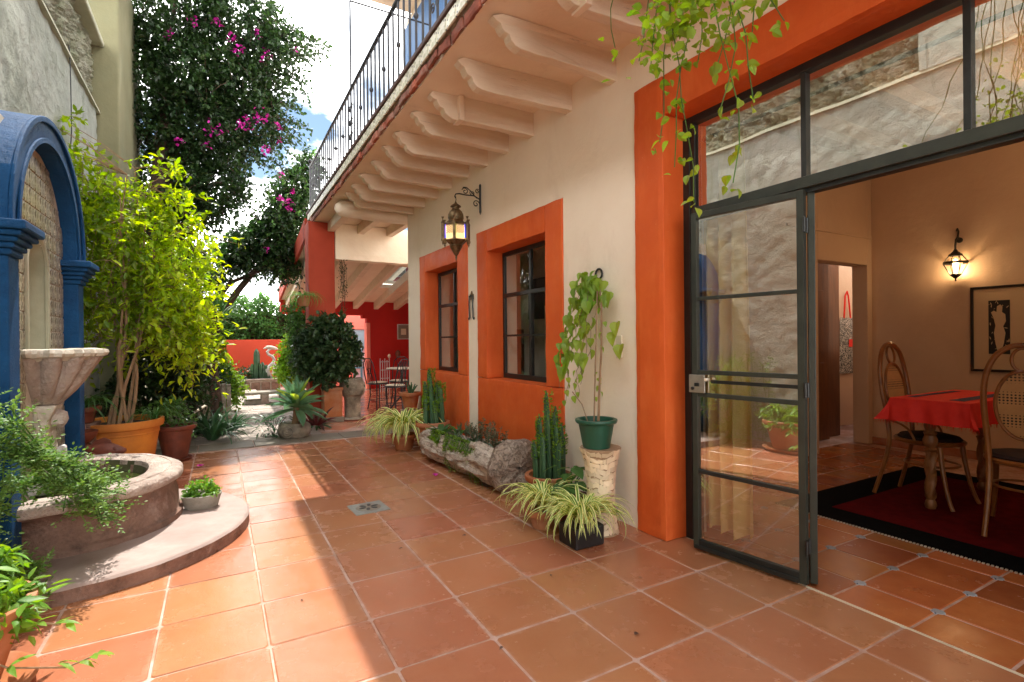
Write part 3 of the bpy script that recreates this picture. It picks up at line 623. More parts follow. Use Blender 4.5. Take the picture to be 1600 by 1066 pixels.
# thick rough end beam
m = MB(); m.tube([(-1.0, 6.60, 3.77), (-.96, 6.60, 3.76), (-.9, 6.60, 3.75), (-.6, 6.6, 3.74), (-.3, 6.6, 3.745), (0, 6.6, 3.74), (.2, 6.6, 3.74), (.6, 6.6, 3.74)], [.05, .11, .145, .15, .152, .15, .15, .15], 10); displace(m, .022, 6)
obj('beam', m, 'painted_wood', house, True)
# deck
obj('deck', MB().box(-1.045, .2, -7, 8.98, 3.905, 4.13).box(.2, .62, 6.47, 8.98, 3.905, 4.13), 'soffit', house)
random.seed(19)
y = -3.5
while y < 8.95:   # broken red brick edging under the trim tiles
    L = U(.2, .34); z0 = 3.895 - U(0, .02); m = MB(); m.rbox(-1.088 - U(-.012, .010), -1.047, y, min(y + L - .012, 8.98), z0 + U(0, .02), 3.994, .04, .010, .006); b = obj('brick', m, 'slab_brick', house, bevel=.008, seg=1); y += L
tt = tile_mesh(.195, .118, h=.014, rough=0, seed=40).mesh('trim_tile', 'trim_tile')
for k in range(63): inst('trim_tile', tt, house, (-1.108, -3.6 + .2 * k, 4.058), (0, PI * -.5, 0), 1).rotation_euler = Euler((PI / 2, 0, -PI / 2))
obj('drip_edge', MB().box(-1.125, -1.045, -7, 8.99, 4.122, 4.165), 'rust_metal', house, bevel=.006)
# upper storey and its roof
m = MB(); m.box(.2, .6, -7, 6.45, 4.13, 7.1); obj('upper_wall', m, 'cream', house)
random.seed(4)
y = 3.0
while y < 6.4:
    wv = .17; obj('board', MB().box(.165, .2, y, min(y + wv - .006, 6.44), 4.16, 6.95), 'blue_boards', house, bevel=.004); y += wv
obj('roof', MB().box(-1.07, 3, -7, 6.20, 7.12, 7.35), 'soffit', house, bevel=.01)
obj('floor_slab', MB().box(.6, 5.6, -7, 6.47, 4.151, 4.3), 'soffit', house)
# ---- covered gallery wing
def roofz(y): return 3.80 - .172 * (y - 8.4)
obj('pillar', MB().rbox(-1.17, -.66, 8.42, 8.92, 0, 3.90, .1, .006, .01), 'brick_red', house)
obj('lintel', MB().rbox(-.66, 4, 8.42, 8.72, 3.17, 3.90, .12, .008, .008), 'cream', house)
for x in (-.80, -.22, .38): obj('joist', MB().box(x, x + .13, 6.78, 8.42, 3.72, 3.905), 'painted_wood', house, bevel=.008)
def sloped(x0, x1, y0, y1, dz0, dz1): 
    m = MB(); m.add([(x0, y0, roofz(y0) + dz0), (x1, y0, roofz(y0) + dz0), (x1, y1, roofz(y1) + dz0), (x0, y1, roofz(y1) + dz0), (x0, y0, roofz(y0) + dz1), (x1, y0, roofz(y0) + dz1), (x1, y1, roofz(y1) + dz1), (x0, y1, roofz(y1) + dz1)], [(0, 3, 2, 1), (4, 5, 6, 7), (0, 1, 5, 4), (1, 2, 6, 5), (2, 3, 7, 6), (3, 0, 4, 7)]); return m
SK = (1.22, 1.62, 10.6, 12.6)   # skylight opening
m = MB()
for a in ((-1.1, SK[0], 8.72, 14.4), (SK[1] + .35, 4.2, 8.72, 14.4), (SK[0], SK[1] + .35, 8.72, SK[2]), (SK[0], SK[1] + .35, SK[3], 14.4)):
    mm = sloped(a[0], a[1], a[2], a[3], 0, .1); m.add(mm.v, mm.f)
obj('gallery_roof', m, 'soffit', house)
sk = obj('skylight', MB().box(SK[0] - .03, SK[0] + .02, SK[2], SK[3], 3.32, 3.40), 'white_metal', house); sk.rotation_euler = (0, 0, 0)
o = obj('pane', sloped(SK[0], SK[1] + .35, SK[2], SK[3], .11, .115), 'glass', sk)
for x in (-.90, -.25, .40, 1.05, 1.70, 2.35, 3.0): obj('rafter', sloped(x - .07, x + .07, 8.73, 14.3, -.235, -.001), 'painted_wood', house, bevel=.008)
obj('eave_board', sloped(-1.16, -1.102, 8.93, 14.42, -.06, .34), 'brick_red', house, bevel=.008)
# red end wall with stepped opening
prof = [(-1.1, 2.36), (1.28, 2.36), (1.28, 2.26), (1.42, 2.26), (1.42, 2.12), (1.52, 2.12), (1.52, 0), (4.2, 0), (4.2, 3.1), (-1.1, 3.1)]
prof[-1] = (-1.1, roofz(14.3)); prof[-2] = (4.2, roofz(14.3))
m = MB(); m.prism(prof, lambda p, yv: (p[0], yv, p[1]), 14.32, 14.60); obj('gallery_wall', m, 'red', house)
obj('gallery_wall', MB().box(3.9, 4.2, 6.5, 14.32, 0, 3.9), 'red', house)
obj('jamb_band', MB().box(1.40, 1.515, 14.30, 14.62, 0, 2.115), 'pink', house, bevel=.01)
m = MB(); m.box(.55, 1.35, 16.05, 16.3, 0, 3.0).box(2.2, 4.5, 16.05, 16.3, 0, 3.0).box(1.35, 2.2, 16.05, 16.3, 1.95, 3.0); obj('yard_wall', m, 'pink', house)
obj('yard_panel', MB().box(1.35, 2.2, 16.08, 16.12, 1.25, 1.95), 'teal', house)
td = obj('yard_door', MB().box(1.35, 1.42, 16.06, 16.12, 0, 1.25).box(1.62, 1.68, 16.06, 16.12, 0, 1.25).box(1.95, 2.0, 16.06, 16.12, 0, 1.25).box(1.42, 2.0, 16.07, 16.11, .58, .64), 'door_teal', house)
obj('pane', MB().add([(1.42, 16.1, 0), (2.0, 16.1, 0), (2.0, 16.1, 1.25), (1.42, 16.1, 1.25)], [(0, 1, 2, 3)]), 'white_metal', td)

# ---- balcony railing
rail = thing('balcony_railing', 'dark wrought iron railing of upright bars along the balcony edge', 'railing', (-1.04, 0, 4.165))
bm_ = MB(); bm_.tube([(0, 0, 0), (0, 0, .92)], .012, 6); bme = bm_.mesh('baluster', 'rail_iron', True)
km = MB(); km.lathe([(.001, -.03), (.014, -.028), (.024, -.012), (.026, 0), (.024, .012), (.014, .028), (.001, .03)], n=8); kme = km.mesh('collar', 'rail_iron', True)
k = 0; y = -2.6
while y < 8.9:
    b = inst('baluster', bme, rail, (0, y, 0), (0, 0, U(-.1, .1)))
    if k % 3 == 0: inst('collar', kme, b, (0, 0, .46 + (.0 if k % 6 else .0)))
    y += .185; k += 1
m = MB(); m.tube([(0, -2.7, .935), (0, 3, .938), (0, 8.95, .935)], .024, 8); obj('handrail', m, 'rail_iron', rail, True)
m = MB(); m.tube([(0, -2.7, .045), (0, 8.95, .045)], .014, 6); obj('bottom_rail', m, 'rail_iron', rail, True)
m = MB(); m.tube([(0, 8.92, 0), (0, 8.92, 1.02)], .02, 6); pst = obj('post', m, 'rail_iron', rail, True)
m = MB(); m.lathe([(.001, 1.0), (.03, 1.02), (.045, 1.05), (.03, 1.085), (.001, 1.1)], n=12); obj('finial', m, 'rail_iron', pst, True, loc=(0, 8.92, 0))
m = MB(); m.tube([(0, 5.18, 0), (0, 5.18, 2.2)], .012, 6); m.tube([(0, 5.18, 2.2), (1.2, 5.18, 2.2)], .012, 6); obj('awning_pole', m, 'rail_iron', rail, True)
def scroll(cx, cz, r, s, n=16, turns=1.4):
    return [(0, cx + s * r * (1 - i / n * .8) * math.cos(i / n * turns * 2 * PI), cz + r * (1 - i / n * .8) * math.sin(i / n * turns * 2 * PI)) for i in range(n + 1)]
for yc in (1.9, 5.2):
    m = MB()
    for s in (1, -1):
        for cz in (.28, .48, .68): m.tube(scroll(yc + s * .06, cz, .055, s), .007, 5)
    obj('scrollwork', m, 'rail_iron', rail, True)

# ================================================================== LEFT WALL
gw = thing('courtyard_wall', 'tall grey rough plastered courtyard wall with a ledge and pilaster', 'wall', (-4.2, 0, 0))
def rough(y, z, a=.03): return noise.fractal(Vector((y * .8, z * .8, 3)), .9, 2.1, 3) * a * .22 + noise.fractal(Vector((y * 5 + z * 3, z * 4 - y, 9)), .6, 2.3, 5) * a * .32
m = grid(lambda u, v: (rough(-7 + 14.0 * u, 4.86 * v, .045), -7 + 14.0 * u, 4.86 * v), 420, 150); obj('lower_wall', m, 'grey_plaster', gw, True)
m = grid(lambda u, v: (-.06 + rough(-7 + 14.0 * u, 4.8 + .95 * v, .05) + noise.fractal(Vector(((-7 + 14 * u) * 6, v * 6, 1)), .5, 2.1, 6) * .075, -7 + 14.0 * u, 4.83 + .95 * v), 460, 50); obj('upper_wall', m, 'rubble_plaster', gw, True)
m = grid(lambda u, v: (.045 + rough(-7 + 7.77 * u, 4.8 + .95 * v, .035), -7 + 7.77 * u, 4.86 + .95 * v), 230, 40); obj('upper_plaster', m, 'grey_plaster', gw, True)
obj('wall_edge', MB().box(-.1, .05, .72, .80, 4.86, 5.78), 'grey_plaster', gw)
m = MB(); m.prism([(-.2, 4.80), (.045, 4.82), (.035, 4.87), (-.2, 4.90)], lambda p, y: (p[0], y, p[1]), -7, 7.03); obj('ledge', m, 'pale_plaster', gw)
obj('core', MB().box(-.7, -.15, -7, 7.03, 0, 5.7), 'rubble_plaster', gw)
obj('coping', MB().box(-.75, .10, -7, 7.02, 5.78, 5.86), 'pale_plaster', gw, bevel=.02)
obj('pilaster', MB().box(-.7, .27, 7.03, 9.3, 0, 7.3), 'olive_plaster', gw, bevel=.03, seg=3)
obj('far_wall', MB().box(-.7, .10, 9.3, 18, 0, 3.2), 'pale_plaster', gw, bevel=.03)
m = MB(); m.tube([(.03, 5.3, 4.95), (.03, 5.36, 4.7), (.035, 5.36, 4.0), (.03, 5.30, 3.7), (.03, 5.36, 3.5)], .006, 5); obj('cable', m, 'ink', gw)
m = MB(); m.tube([(.05, 5.36, 3.75), (.2, 5.9, 3.72), (.27, 6.6, 3.65)], .005, 5); obj('cable', m, 'pale_plastic', gw)

# ================================================================== FOUNTAIN
YC = 2.82
fo = thing('wall_fountain', 'blue arched wall fountain with tiled panel, shell bowl and round stone basin', 'fountain', (-3.8, YC, 0))
# local coordinates: x outward (east), y along wall
m = MB(); m.lathe([(.001, -.05), (1.12, -.05), (1.13, .0), (1.13, .085), (1.115, .10), (1.10, .106), (.001, .106)], n=72); displace(m, .006, 7)
st = obj('step', m, 'step_stone', fo, loc=(.18, -.13, 0)); st.data.materials.append(M['cantera_red'])
for p in st.data.polygons: p.material_index = 1 if abs(p.normal.z) < .5 else 0  # sides get the darker stone: their shade is painted in
def basin(ringdefs, n=72):
    m = MB(); vs = []
    for (cx, r, z) in ringdefs:
        for i in range(n):
            a = 2 * PI * i / n; vs.append((cx + r * math.cos(a), r * math.sin(a) * 1.0, z))
    k = len(ringdefs); return m.add(vs, [(q * n + i, q * n + (i + 1) % n, (q + 1) * n + (i + 1) % n, (q + 1) * n + i) for q in range(k - 1) for i in range(n)])
base = basin([(.10, .66, .09), (.10, .715, .10), (.10, .72, .150), (.10, .705, .156), (.095, .698, .162), (.09, .70, .168), (.085, .695, .30), (.07, .70, .34), (.03, .735, .375), (-.03, .80, .40), (-.07, .85, .413), (-.085, .865, .418), (-.09, .885, .424), (-.09, .905, .436), (-.09, .912, .455), (-.09, .910, .48), (-.09, .898, .497), (-.09, .87, .507), (-.09, .835, .508), (-.09, .832, .502), (-.09, .822, .502), (-.09, .818, .509), (-.09, .70, .506), (-.09, .675, .495), (-.09, .665, .46), (-.09, .62, .25)], 96)
displace(base, .010, 6); b = obj('basin', base, 'cantera', fo, True); b.data.materials.append(M['cantera_red']); b.data.materials.append(M['moss'])
for p in b.data.polygons: p.material_index = 2 if (p.center.x + .09) ** 2 + p.center.y ** 2 < .669 ** 2 and p.center.z < .5 and p.center.z > .22 and abs(p.center.z - .355) > .001 and p.index > 96 * 20 else (1 if p.center.z < .425 else 0)  # pale rim over brown wall paints in sun on the top; inner ring mossy
for a in (-2.05, -1.25, -.45, .35, 1.1):   # joints between basin blocks
    pass
obj('basin_floor', MB().lathe([(.001, .24), (.64, .24)], n=40), 'cantera_red', fo, loc=(-.09, 0, 0))
obj('water', MB().lathe([(.001, .40), (.667, .40)], n=48), 'water', fo, loc=(-.09, 0, 0))
# arch
def ringarch(name, r0, r1, x0, x1, z0, zs=2.27, n=40, mat='blue', parent=fo, rz=1.0):
    m = MB(); vs = []; 
    for r in (r0, r1):
        for x in (x0, x1):
            vs += [(x, -r, z0)] + [(x, -r * math.cos(PI * i / n), zs + r * rz * math.sin(PI * i / n)) for i in range(n + 1)] + [(x, r, z0)]
    k = n + 3; f = []
    for i in range(k - 1):
        a, b_, c, d_ = i, k + i, 2 * k + i, 3 * k + i
        f += [(a, a + 1, b_ + 1, b_), (c, d_, d_ + 1, c + 1), (b_, b_ + 1, d_ + 1, d_), (a, c, c + 1, a + 1)]
    f += [(0, k, 3 * k, 2 * k), (k - 1, 3 * k - 1, 4 * k - 1, 2 * k - 1)[::-1]]
    m.add(vs, f); return m
RZ = .93
mm = ringarch('arch', .80, .995, -.45, 0, 2.27, rz=RZ); displace(mm, .004, 5); obj('arch', mm, 'blue', fo, bevel=.012, seg=3)
mm = ringarch('arch_rib', .955, 1.0, 0.001, .022, 2.27, rz=RZ); obj('arch_rib', mm, 'blue', fo, bevel=.008)
mm = ringarch('arch_band', .80, .84, 0.001, .014, 2.27, rz=RZ); obj('arch_band', mm, 'blue', fo, bevel=.006)
for s in (-1, 1):
    y0, y1 = sorted((s * .80, s * .995))
    c = obj('column', MB().box(-.45, 0, y0, y1, 0.0, 2.06), 'blue', fo, bevel=.012, seg=3)
    cp = MB()
    for z0, z1, e in ((2.06, 2.10, .018), (2.10, 2.135, .035), (2.135, 2.17, .055), (2.17, 2.205, .08), (2.205, 2.262, .105)): cp.box(-.45, e, y0 - e, y1 + e, z0, z1 - .0006)
    obj('capital', cp, 'blue', fo, bevel=.012, seg=2)
# tile panel with niche: tiles as pieces
tp = obj('tile_panel', MB().box(-.40, -.112, -.795, -.30, 0, 3.0).box(-.40, -.112, .30, .795, 0, 3.0).box(-.40, -.112, -.30, .30, 0, 1.40).box(-.40, -.112, -.30, .30, 2.38, 3.0), 'white_stone', fo)
TS = .132; tmesh = tile_mesh(TS - .005, TS - .005, h=.010, rough=0, seed=50).mesh('tile', 'majolica')
ny = int(1.6 / TS)
for i in range(-6, 6):
    for j in range(0, 14):
        yc_, zc = (i + .5) * TS, 1.36 + (j + .5) * TS
        if abs(yc_) > .795 - TS * .45 and zc > 0: continue
        if zc > 2.27 and math.hypot(yc_, (zc - 2.27) / RZ) > .80 - .03: continue
        if abs(yc_) < .24 and zc < 2.16: continue
        if math.hypot(yc_, zc - 2.10) < .28: continue
        o = inst('tile', tmesh, tp, (-.104, yc_, zc)); o.rotation_euler = Euler((PI / 2, 0, PI / 2))
for i in (-6, -5, -4, -3, 2, 3, 4, 5):
    for j in range(0, 7):
        zc = .46 + (j + .5) * TS; yc_ = (i + .5) * TS
        if abs(yc_) > .795 - TS * .45: continue
        o = inst('tile', tmesh, tp, (-.104, yc_, zc)); o.rotation_euler = Euler((PI / 2, 0, PI / 2))
# niche shell
m = MB(); n = 16; vs = []
for t_ in range(0, 9):
    zz = 1.40 + t_ * .0875 if t_ < 8 else 2.10
    for i in range(n + 1):
        a = PI * i / n; vs.append((-.112 - .25 * math.sin(a), -.26 * math.cos(a), 1.40 + (2.10 - 1.40) * t_ / 8))
for q in range(1, 9):
    ph = q / 8 * PI / 2
    for i in range(n + 1):
        a = PI * i / n; fl_ = 1 - .04 * abs(math.sin(q * PI / 2)); vs.append((-.112 - .25 * math.sin(a) * math.cos(ph) * fl_, -.26 * math.cos(a) * math.cos(ph) * fl_, 2.10 + .26 * math.sin(ph)))
m.add(vs, [(k * (n + 1) + i, k * (n + 1) + i + 1, (k + 1) * (n + 1) + i + 1, (k + 1) * (n + 1) + i) for k in range(16) for i in range(n)]); obj('niche', m, 'pale_plaster', fo, True)
obj('niche_back', MB().box(-.42, -.401, -.4, .4, 1.2, 2.6), 'pale_plaster', fo)
mm = ringarch('x', .245, .275, -.112, -.085, 1.40, zs=2.10); obj('niche_frame', mm, 'pale_plaster', fo, bevel=.006)
# scallop bowl
sc_fn = lambda a, z: 1 + .30 * (abs(math.sin(a * 7)) ** .6 - .6) * min(1, max(.15, (z - 1.0) * 2.6)) * (1 if z > 1.03 else 0)
m = MB(); m.lathe([(.05, 1.03), (.10, 1.045), (.15, 1.09), (.205, 1.16), (.26, 1.25), (.30, 1.33), (.335, 1.40), (.345, 1.42), (.32, 1.40), (.22, 1.36), (.001, 1.34)], n=160, fn=sc_fn); displace(m, .007, 9)
bo = obj('bowl', m, 'cantera', fo, True, loc=(-.10, .05, 0)); m = MB(); m.lathe([(.33, 1.40), (.352, 1.422), (.385, 1.43), (.398, 1.455), (.385, 1.482), (.35, 1.488), (.322, 1.46), (.315, 1.41)], n=160, fn=lambda a, z: 1 + .10 * (abs(math.sin(a * 7)) ** .6 - .6) + .03 * math.sin(a * 40)); displace(m, .008, 12); obj('rim', m, 'white_stone', bo, True)
# pedestal / carved mascaron and water chute
m = MB(); m.prism([(-.112, .42), (.02, .42), (.0, .60), (-.03, .85), (-.02, .95), (.0, 1.0), (.03, 1.06), (-.112, 1.06)], lambda p, y: (p[0], y, p[1]), -.10, .15); displace(m, .01, 8); pd = obj('pedestal', m, 'white_stone', fo, bevel=.02, seg=3)
m = MB(); m.lathe([(.001, -.05), (.035, -.045), (.06, -.02), (.068, .02), (.055, .06), (.02, .085), (.001, .09)], n=20); displace(m, .02, 18); obj('spout_face', m, 'cantera', pd, True, loc=(.0, .03, .93))
obj('chute', MB().box(.0, .05, -.02, .10, .44, .74), 'fish_white', pd, bevel=.02)
# dove in niche
m = MB(); m.lathe([(.001, -.09), (.02, -.085), (.045, -.04), (.05, 0), (.035, .05), (.022, .08), (.028, .10), (.02, .125), (.001, .13)], n=14); o = obj('stone_bird', m, 'fish_white', None, True); o.location = (-3.98, 2.72, 1.56); o.rotation_euler = (1.2, 0, .5); tag(o, 'small white stone bird lying in the fountain niche above the shell bowl', 'figurine')

# ---- fish sculptures
def fish(name, label, cat, loc, rz, L, mat, tiltx=0):
    t_ = thing(name, label, cat, loc, rz=rz)
    m = MB(); prof_ = [(-.5, .02, .06), (-.42, .045, .08), (-.3, .06, .07), (-.1, .13, .0), (.1, .17, 0), (.25, .15, 0), (.38, .10, -.01), (.47, .055, -.02), (.5, .03, -.02)]
    n = 18; vs = []
    for (x, r, z) in prof_:
        for i in range(n): a = 2 * PI * i / n; vs.append((x * L, .75 * r * L * math.cos(a), z * L + r * L * math.sin(a) + .17 * L))
    m.add(vs, [(k * n + i, k * n + (i + 1) % n, (k + 1) * n + (i + 1) % n, (k + 1) * n + i) for k in range(len(prof_) - 1) for i in range(n)] + [tuple(range(n)), tuple(range((len(prof_) - 1) * n, len(prof_) * n))[::-1]]); displace(m, .012 * L, 8 / L)
    body = obj('body', m, mat, t_, True)
    for s in (1, -1):
        m = MB(); m.lathe([(.001, -.02 * L), (.03 * L, -.015 * L), (.038 * L, 0), (.02 * L, .012 * L), (.001, .016 * L)], n=14); e = obj('eye', m, mat, body, True, loc=(.33 * L, s * .088 * L, .21 * L)); e.rotation_euler = (-s * PI / 2, 0, 0)
    m = MB(); m.prism([(-.15, .10), (-.05, .22), (.1, .27), (.22, .22), (.25, .10)], lambda p, y: (p[0] * L, y, p[1] * L + .17 * L), -.018 * L, .018 * L); displace(m, .008 * L, 9); obj('fin', m, mat, t_, bevel=.01 * L)
    m = MB(); m.prism([(-.45, .02), (-.62, .20), (-.70, .17), (-.60, .05), (-.68, -.08), (-.58, -.06)], lambda p, y: (p[0] * L, y, (p[1] + .06) * L + .17 * L), -.022 * L, .022 * L); obj('tail', m, mat, t_, bevel=.01 * L)
    for s in (1, -1):
        m = MB(); m.prism([(.05, -.03), (-.12, -.08), (-.16, -.01), (-.05, .04)], lambda p, y: (p[0] * L, y, p[1] * L + .13 * L), s * .12 * L, s * .16 * L); obj('fin', m, mat, t_, bevel=.01 * L)
    return t_
fish('clay_fish', 'dark red clay fish sculpture beside the blue column behind the basin', 'sculpture', (-3.74, 4.05, .40), -.25, .46, 'redclay')
fish('stone_fish', 'white painted stone fish lying on the near rim of the fountain basin', 'sculpture', (-3.80, 2.28, .49), .5, .36, 'fish_white')
tag(obj('stone_block', MB().box(-.30, .22, -.12, .12, 0, .41), 'cantera_red', None, bevel=.02, loc=(-3.78, 4.02, 0)), 'low reddish stone block under the clay fish behind the basin', 'block')

# ================================================================== POTS AND PLANTS, RIGHT SIDE
def pot(parent, r0, r1, h, mat='terracotta_pot', loc=(0, 0, 0), rim=.03, rimh=.06):
    p = obj('pot', pot_mesh(r0, r1, h, rim, rimh), mat, parent, True, loc=loc, bevel=.004)
    obj('soil', MB().lathe([(.001, h - .06), (r1 * .6, h - .055), (r1 - .02, h - .062)], n=20), 'soil', p); return p
SPB = [blade('leaf', 'leaf_spider', U(.28, .44), .022, U(1.0, 1.57), U(1.3, 2.3), 10, .35) for _ in range(7)]
def spider(name, label, loc, n, sc_, group=None, box=None, potr=None):
    t_ = thing(name, label, 'plant', loc, group)
    h = 0
    if box: obj('planter_box', MB().box(-box[0], box[0], -box[1], box[1], 0, box[2] - .001), 'black_plastic', t_, bevel=.012, seg=3); obj('soil', MB().box(-box[0] + .015, box[0] - .015, -box[1] + .015, box[1] - .015, box[2], box[2] + .006), 'soil', t_); h = box[2]
    if potr: pot(t_, potr * .75, potr, potr * 1.3, 'redclay' if potr < .12 else 'terracotta_pot'); h = potr * 1.25
    rosette(t_, SPB, n, (0, 0, h), .05, sc_ * .7, sc_ * 1.25, tilt=.25)
    return t_
random.seed(61)
spider('spider_plant', 'variegated spider plant in black rectangular planter nearest the orange door surround', (-.36, .77, 0), 150, 1.15, box=(.13, .11, .15))
spider('spider_plant', 'yellowish spider plant in terracotta pot between the log and the black planter', (-.42, 1.20, 0), 105, 1.2, potr=.12)
spider('spider_plant', 'large drooping spider plant on the floor below the far window', (-.43, 4.82, 0), 190, 1.9, potr=.16)
# runners with yellow plantlets
t_ = thing('broadleaf_plant', 'soft green broad leaved plant in red clay pot behind the spider plants', 'plant', (-.20, 1.12, 0)); pot(t_, .10, .14, .24, 'redclay')
hl = leafmesh('leaf', 'leaf_mid', HEART, .25, .15)
for i in range(22):
    a = 2.4 * i; rr = U(.02, .13); zz = U(.30, .50); inst('leaf', hl, t_, (rr * math.cos(a), rr * math.sin(a), zz), (U(-.3, .3), U(.0, .5), a), U(.08, .13))
m = MB()
for i in range(8): a = 2.4 * i; m.tube([(0, 0, .22), (.05 * math.cos(a), .05 * math.sin(a), .35), (.1 * math.cos(a), .1 * math.sin(a), .42)], .004, 4)
obj('stem', m, 'leaf_mid', t_)
# candelabra cactus
def rib_stem(h, r, ribs=5, n=10, bend=(0, 0)):
    m = MB(); vs = []; rows = 10
    for k in range(rows + 1):
        t_ = k / rows; rr = r * (1 if t_ < .85 else max(.15, 1 - (t_ - .85) * 5.5)) * (1 + .06 * math.sin(k * 2.3))
        for i in range(n): a = 2 * PI * i / n; q = rr * (1.12 if i % 2 == 0 else .72); vs.append((bend[0] * t_ * t_ + q * math.cos(a), bend[1] * t_ * t_ + q * math.sin(a), h * t_))
    m.add(vs, [(k * n + i, k * n + (i + 1) % n, (k + 1) * n + (i + 1) % n, (k + 1) * n + i) for k in range(rows) for i in range(n)] + [tuple(range(rows * n, rows * n + n))]); return m
def euphorbia(name, label, loc, stems, potdim, tuft=True, potmat='terracotta_pot', fs=1):
    t_ = thing(name, label, 'cactus', loc); pot(t_, *potdim, potmat); h0 = potdim[2] - .06
    for (x, y, h, r) in stems:
        s_ = obj('stem', rib_stem(h, r, bend=(U(-.04, .04), U(-.04, .04))), 'cactus_green', t_, False, loc=(x, y, h0))
        P = []; D = []
        for k in range(int(h * 150 * fs)):
            a = U(0, 6.28); zz = h * (U(.35, 1) ** .6); P.append((r * math.cos(a), r * math.sin(a), zz)); D.append((math.cos(a), math.sin(a), U(.2, 1)))
        if tuft: leaf_cloud('leaflets', P, D, .032, .5, 'leaf_bright', s_)
    return t_
random.seed(71)
st_ = [(0, .0, .82, .026), (.07, .04, .62, .028), (-.05, .06, .58, .026), (.04, -.07, .5, .028), (-.08, -.03, .42, .026), (.11, -.04, .52, .026), (.13, .06, .66, .024), (-.02, .11, .5, .024), (.08, .12, .55, .024), (-.10, .06, .36, .024), (.16, .0, .40, .026), (.02, -.12, .36, .026)]
euphorbia('candelabra_cactus', 'tall dark green columnar cactus cluster between the log end and the stone stand', (-.10, 1.60, 0), st_, (.15, .19, .30), True)
st_ = [(0, 0, .78, .035), (.09, .02, .60, .036), (-.06, .05, .60, .034), (.13, -.05, .58, .034), (.05, .1, .5, .034), (-.10, -.02, .4, .03), (.03, -.08, .34, .03)]
euphorbia('candelabra_cactus', 'bright tufted columnar cactus in big terracotta pot at the far end of the log', (-.17, 4.38, 0), st_, (.13, .215, .42), True, fs=2.2)
# stone clad stand + wall vine pot
simple('stand_core', (.42, .28, .17), (.34, .22, .13), 6, .85)
sd = thing('plant_stand', 'waisted cylindrical plant stand clad in cracked cream stone chips', 'stand', (-.09, .87, 0))
def stand_r(z): q = z / .67; return .108 + .040 * (2 * abs(q - .45)) ** 2.1 + (.008 if q > .94 else 0)
obj('core', MB().lathe([(stand_r(z / 20 * .67) - .004, z / 20 * .67) for z in range(21)] + [(.001, .67)], n=28), 'stand_core', sd, True)
simple('chip_stone', (.80, .66, .47), (.72, .56, .37), 6, .6, 40, .4, .004, vary=.16)
random.seed(77); rows = 15
for k in range(rows):
    z0, z1 = .01 + k * .0435, .01 + (k + 1) * .0435; wob = lambda a, k=k: .012 * math.sin(3 * a + k * .4) + .006 * math.sin(7 * a); nc = 13; off = rnd() * 6
    cuts = [off + (i + U(-.38, .38)) * 2 * PI / nc for i in range(nc)]
    for i in range(nc):
        a, b_ = cuts[i], cuts[(i + 1) % nc] + (2 * PI if i == nc - 1 else 0); g = .010; a += g; b_ -= g
        if not (PI * .55 < (a + b_) / 2 % (2 * PI) < PI * 1.95): continue
        m = MB(); d_ = [U(-.011, .011) for _ in range(4)]; am = (a + b_) / 2
        pts = [(a, z0 + d_[0]), (am, z0 + d_[1]), (b_, z0 + d_[0]), (b_, z1 - .002 + d_[2]), (am, z1 - .002 + d_[3]), (a, z1 - .002 + d_[2])]
        def P_(p, e): z = min(.668, max(.002, p[1] + wob(p[0]))); r = stand_r(z) + e; return (r * math.cos(p[0]), r * math.sin(p[0]), z)
        vs = [P_(p, -.006) for p in pts] + [P_(p, .003) for p in pts]; m.add(vs, [(6, 7, 8, 9, 10, 11)] + [(q, (q + 1) % 6, 6 + (q + 1) % 6, 6 + q) for q in range(6)]); obj('stone_chip', m, 'chip_stone', sd)
wv = thing('heartleaf_vine', 'heart leaved vine in dark green plastic pot climbing the cream wall', 'plant', (-.13, .87, .672))
pot(wv, .105, .145, .225, 'green_plastic', rim=.02, rimh=.035)
m = MB()
m.tube([(.02, .0, .16), (.05, .02, .45), (.10, .05, .8), (.16, .12, 1.15), (.20, .20, 1.32)], [.011, .010, .009, .008, .006], 6); m.tube([(0, .03, .16), (.03, .05, .5), (.08, .09, .9), (.16, .17, 1.25)], .006, 5); m.tube([(-.05, .02, .16), (-.10, .05, .34), (-.17, .08, .44)], .004, 5)
obj('stem', m, 'pale_stem', wv, True)
random.seed(81); vl = leafmesh('leaf', 'leaf_vine', HEART, .5, .4)
m = MB()
path = []
for k in range(9):
    x0, y0, z0 = U(.14, .24), U(.15, .50), U(1.20, 1.42); pts = [(x0, y0, z0)]; 
    for q in range(13): pts.append((max(.05, pts[-1][0] - U(0, .03)), pts[-1][1] + U(-.035, .045), pts[-1][2] - U(.03, .10)))
    m.tube(pts, .0022, 4); path.append(pts)
obj('tendril', m, 'pale_stem', wv)
for pts in path:
    for q, p in enumerate(pts):
        if rnd() < (1 if q < 7 else .7): a = U(0, 6.28); inst('leaf', vl, wv, (p[0] - U(0, .03), p[1] + U(-.02, .02), p[2]), (U(-.5, .5), U(.6, 1.3), U(PI * .6, PI * 1.7)), U(.04, .115))
for k in range(34): inst('leaf', vl, wv, (U(.14, .26), U(.12, .48), U(1.15, 1.43)), (U(-.5, .5), U(.5, 1.2), U(PI * .6, PI * 1.7)), U(.06, .11))
for k in range(12): z = U(.35, 1.0); inst('leaf', vl, wv, (.02 + z * .1, .02 + z * .06 + U(-.06, .06), z), (U(-.4, .4), U(.5, 1.2), U(PI * .6, PI * 1.7)), U(.035, .06))
for k, (y, z) in enumerate([(-.02, .98), (-.06, .80), (.02, .90)]): inst('leaf', vl, wv, (.2, y, z), (.2, .8, 3.6), .11)
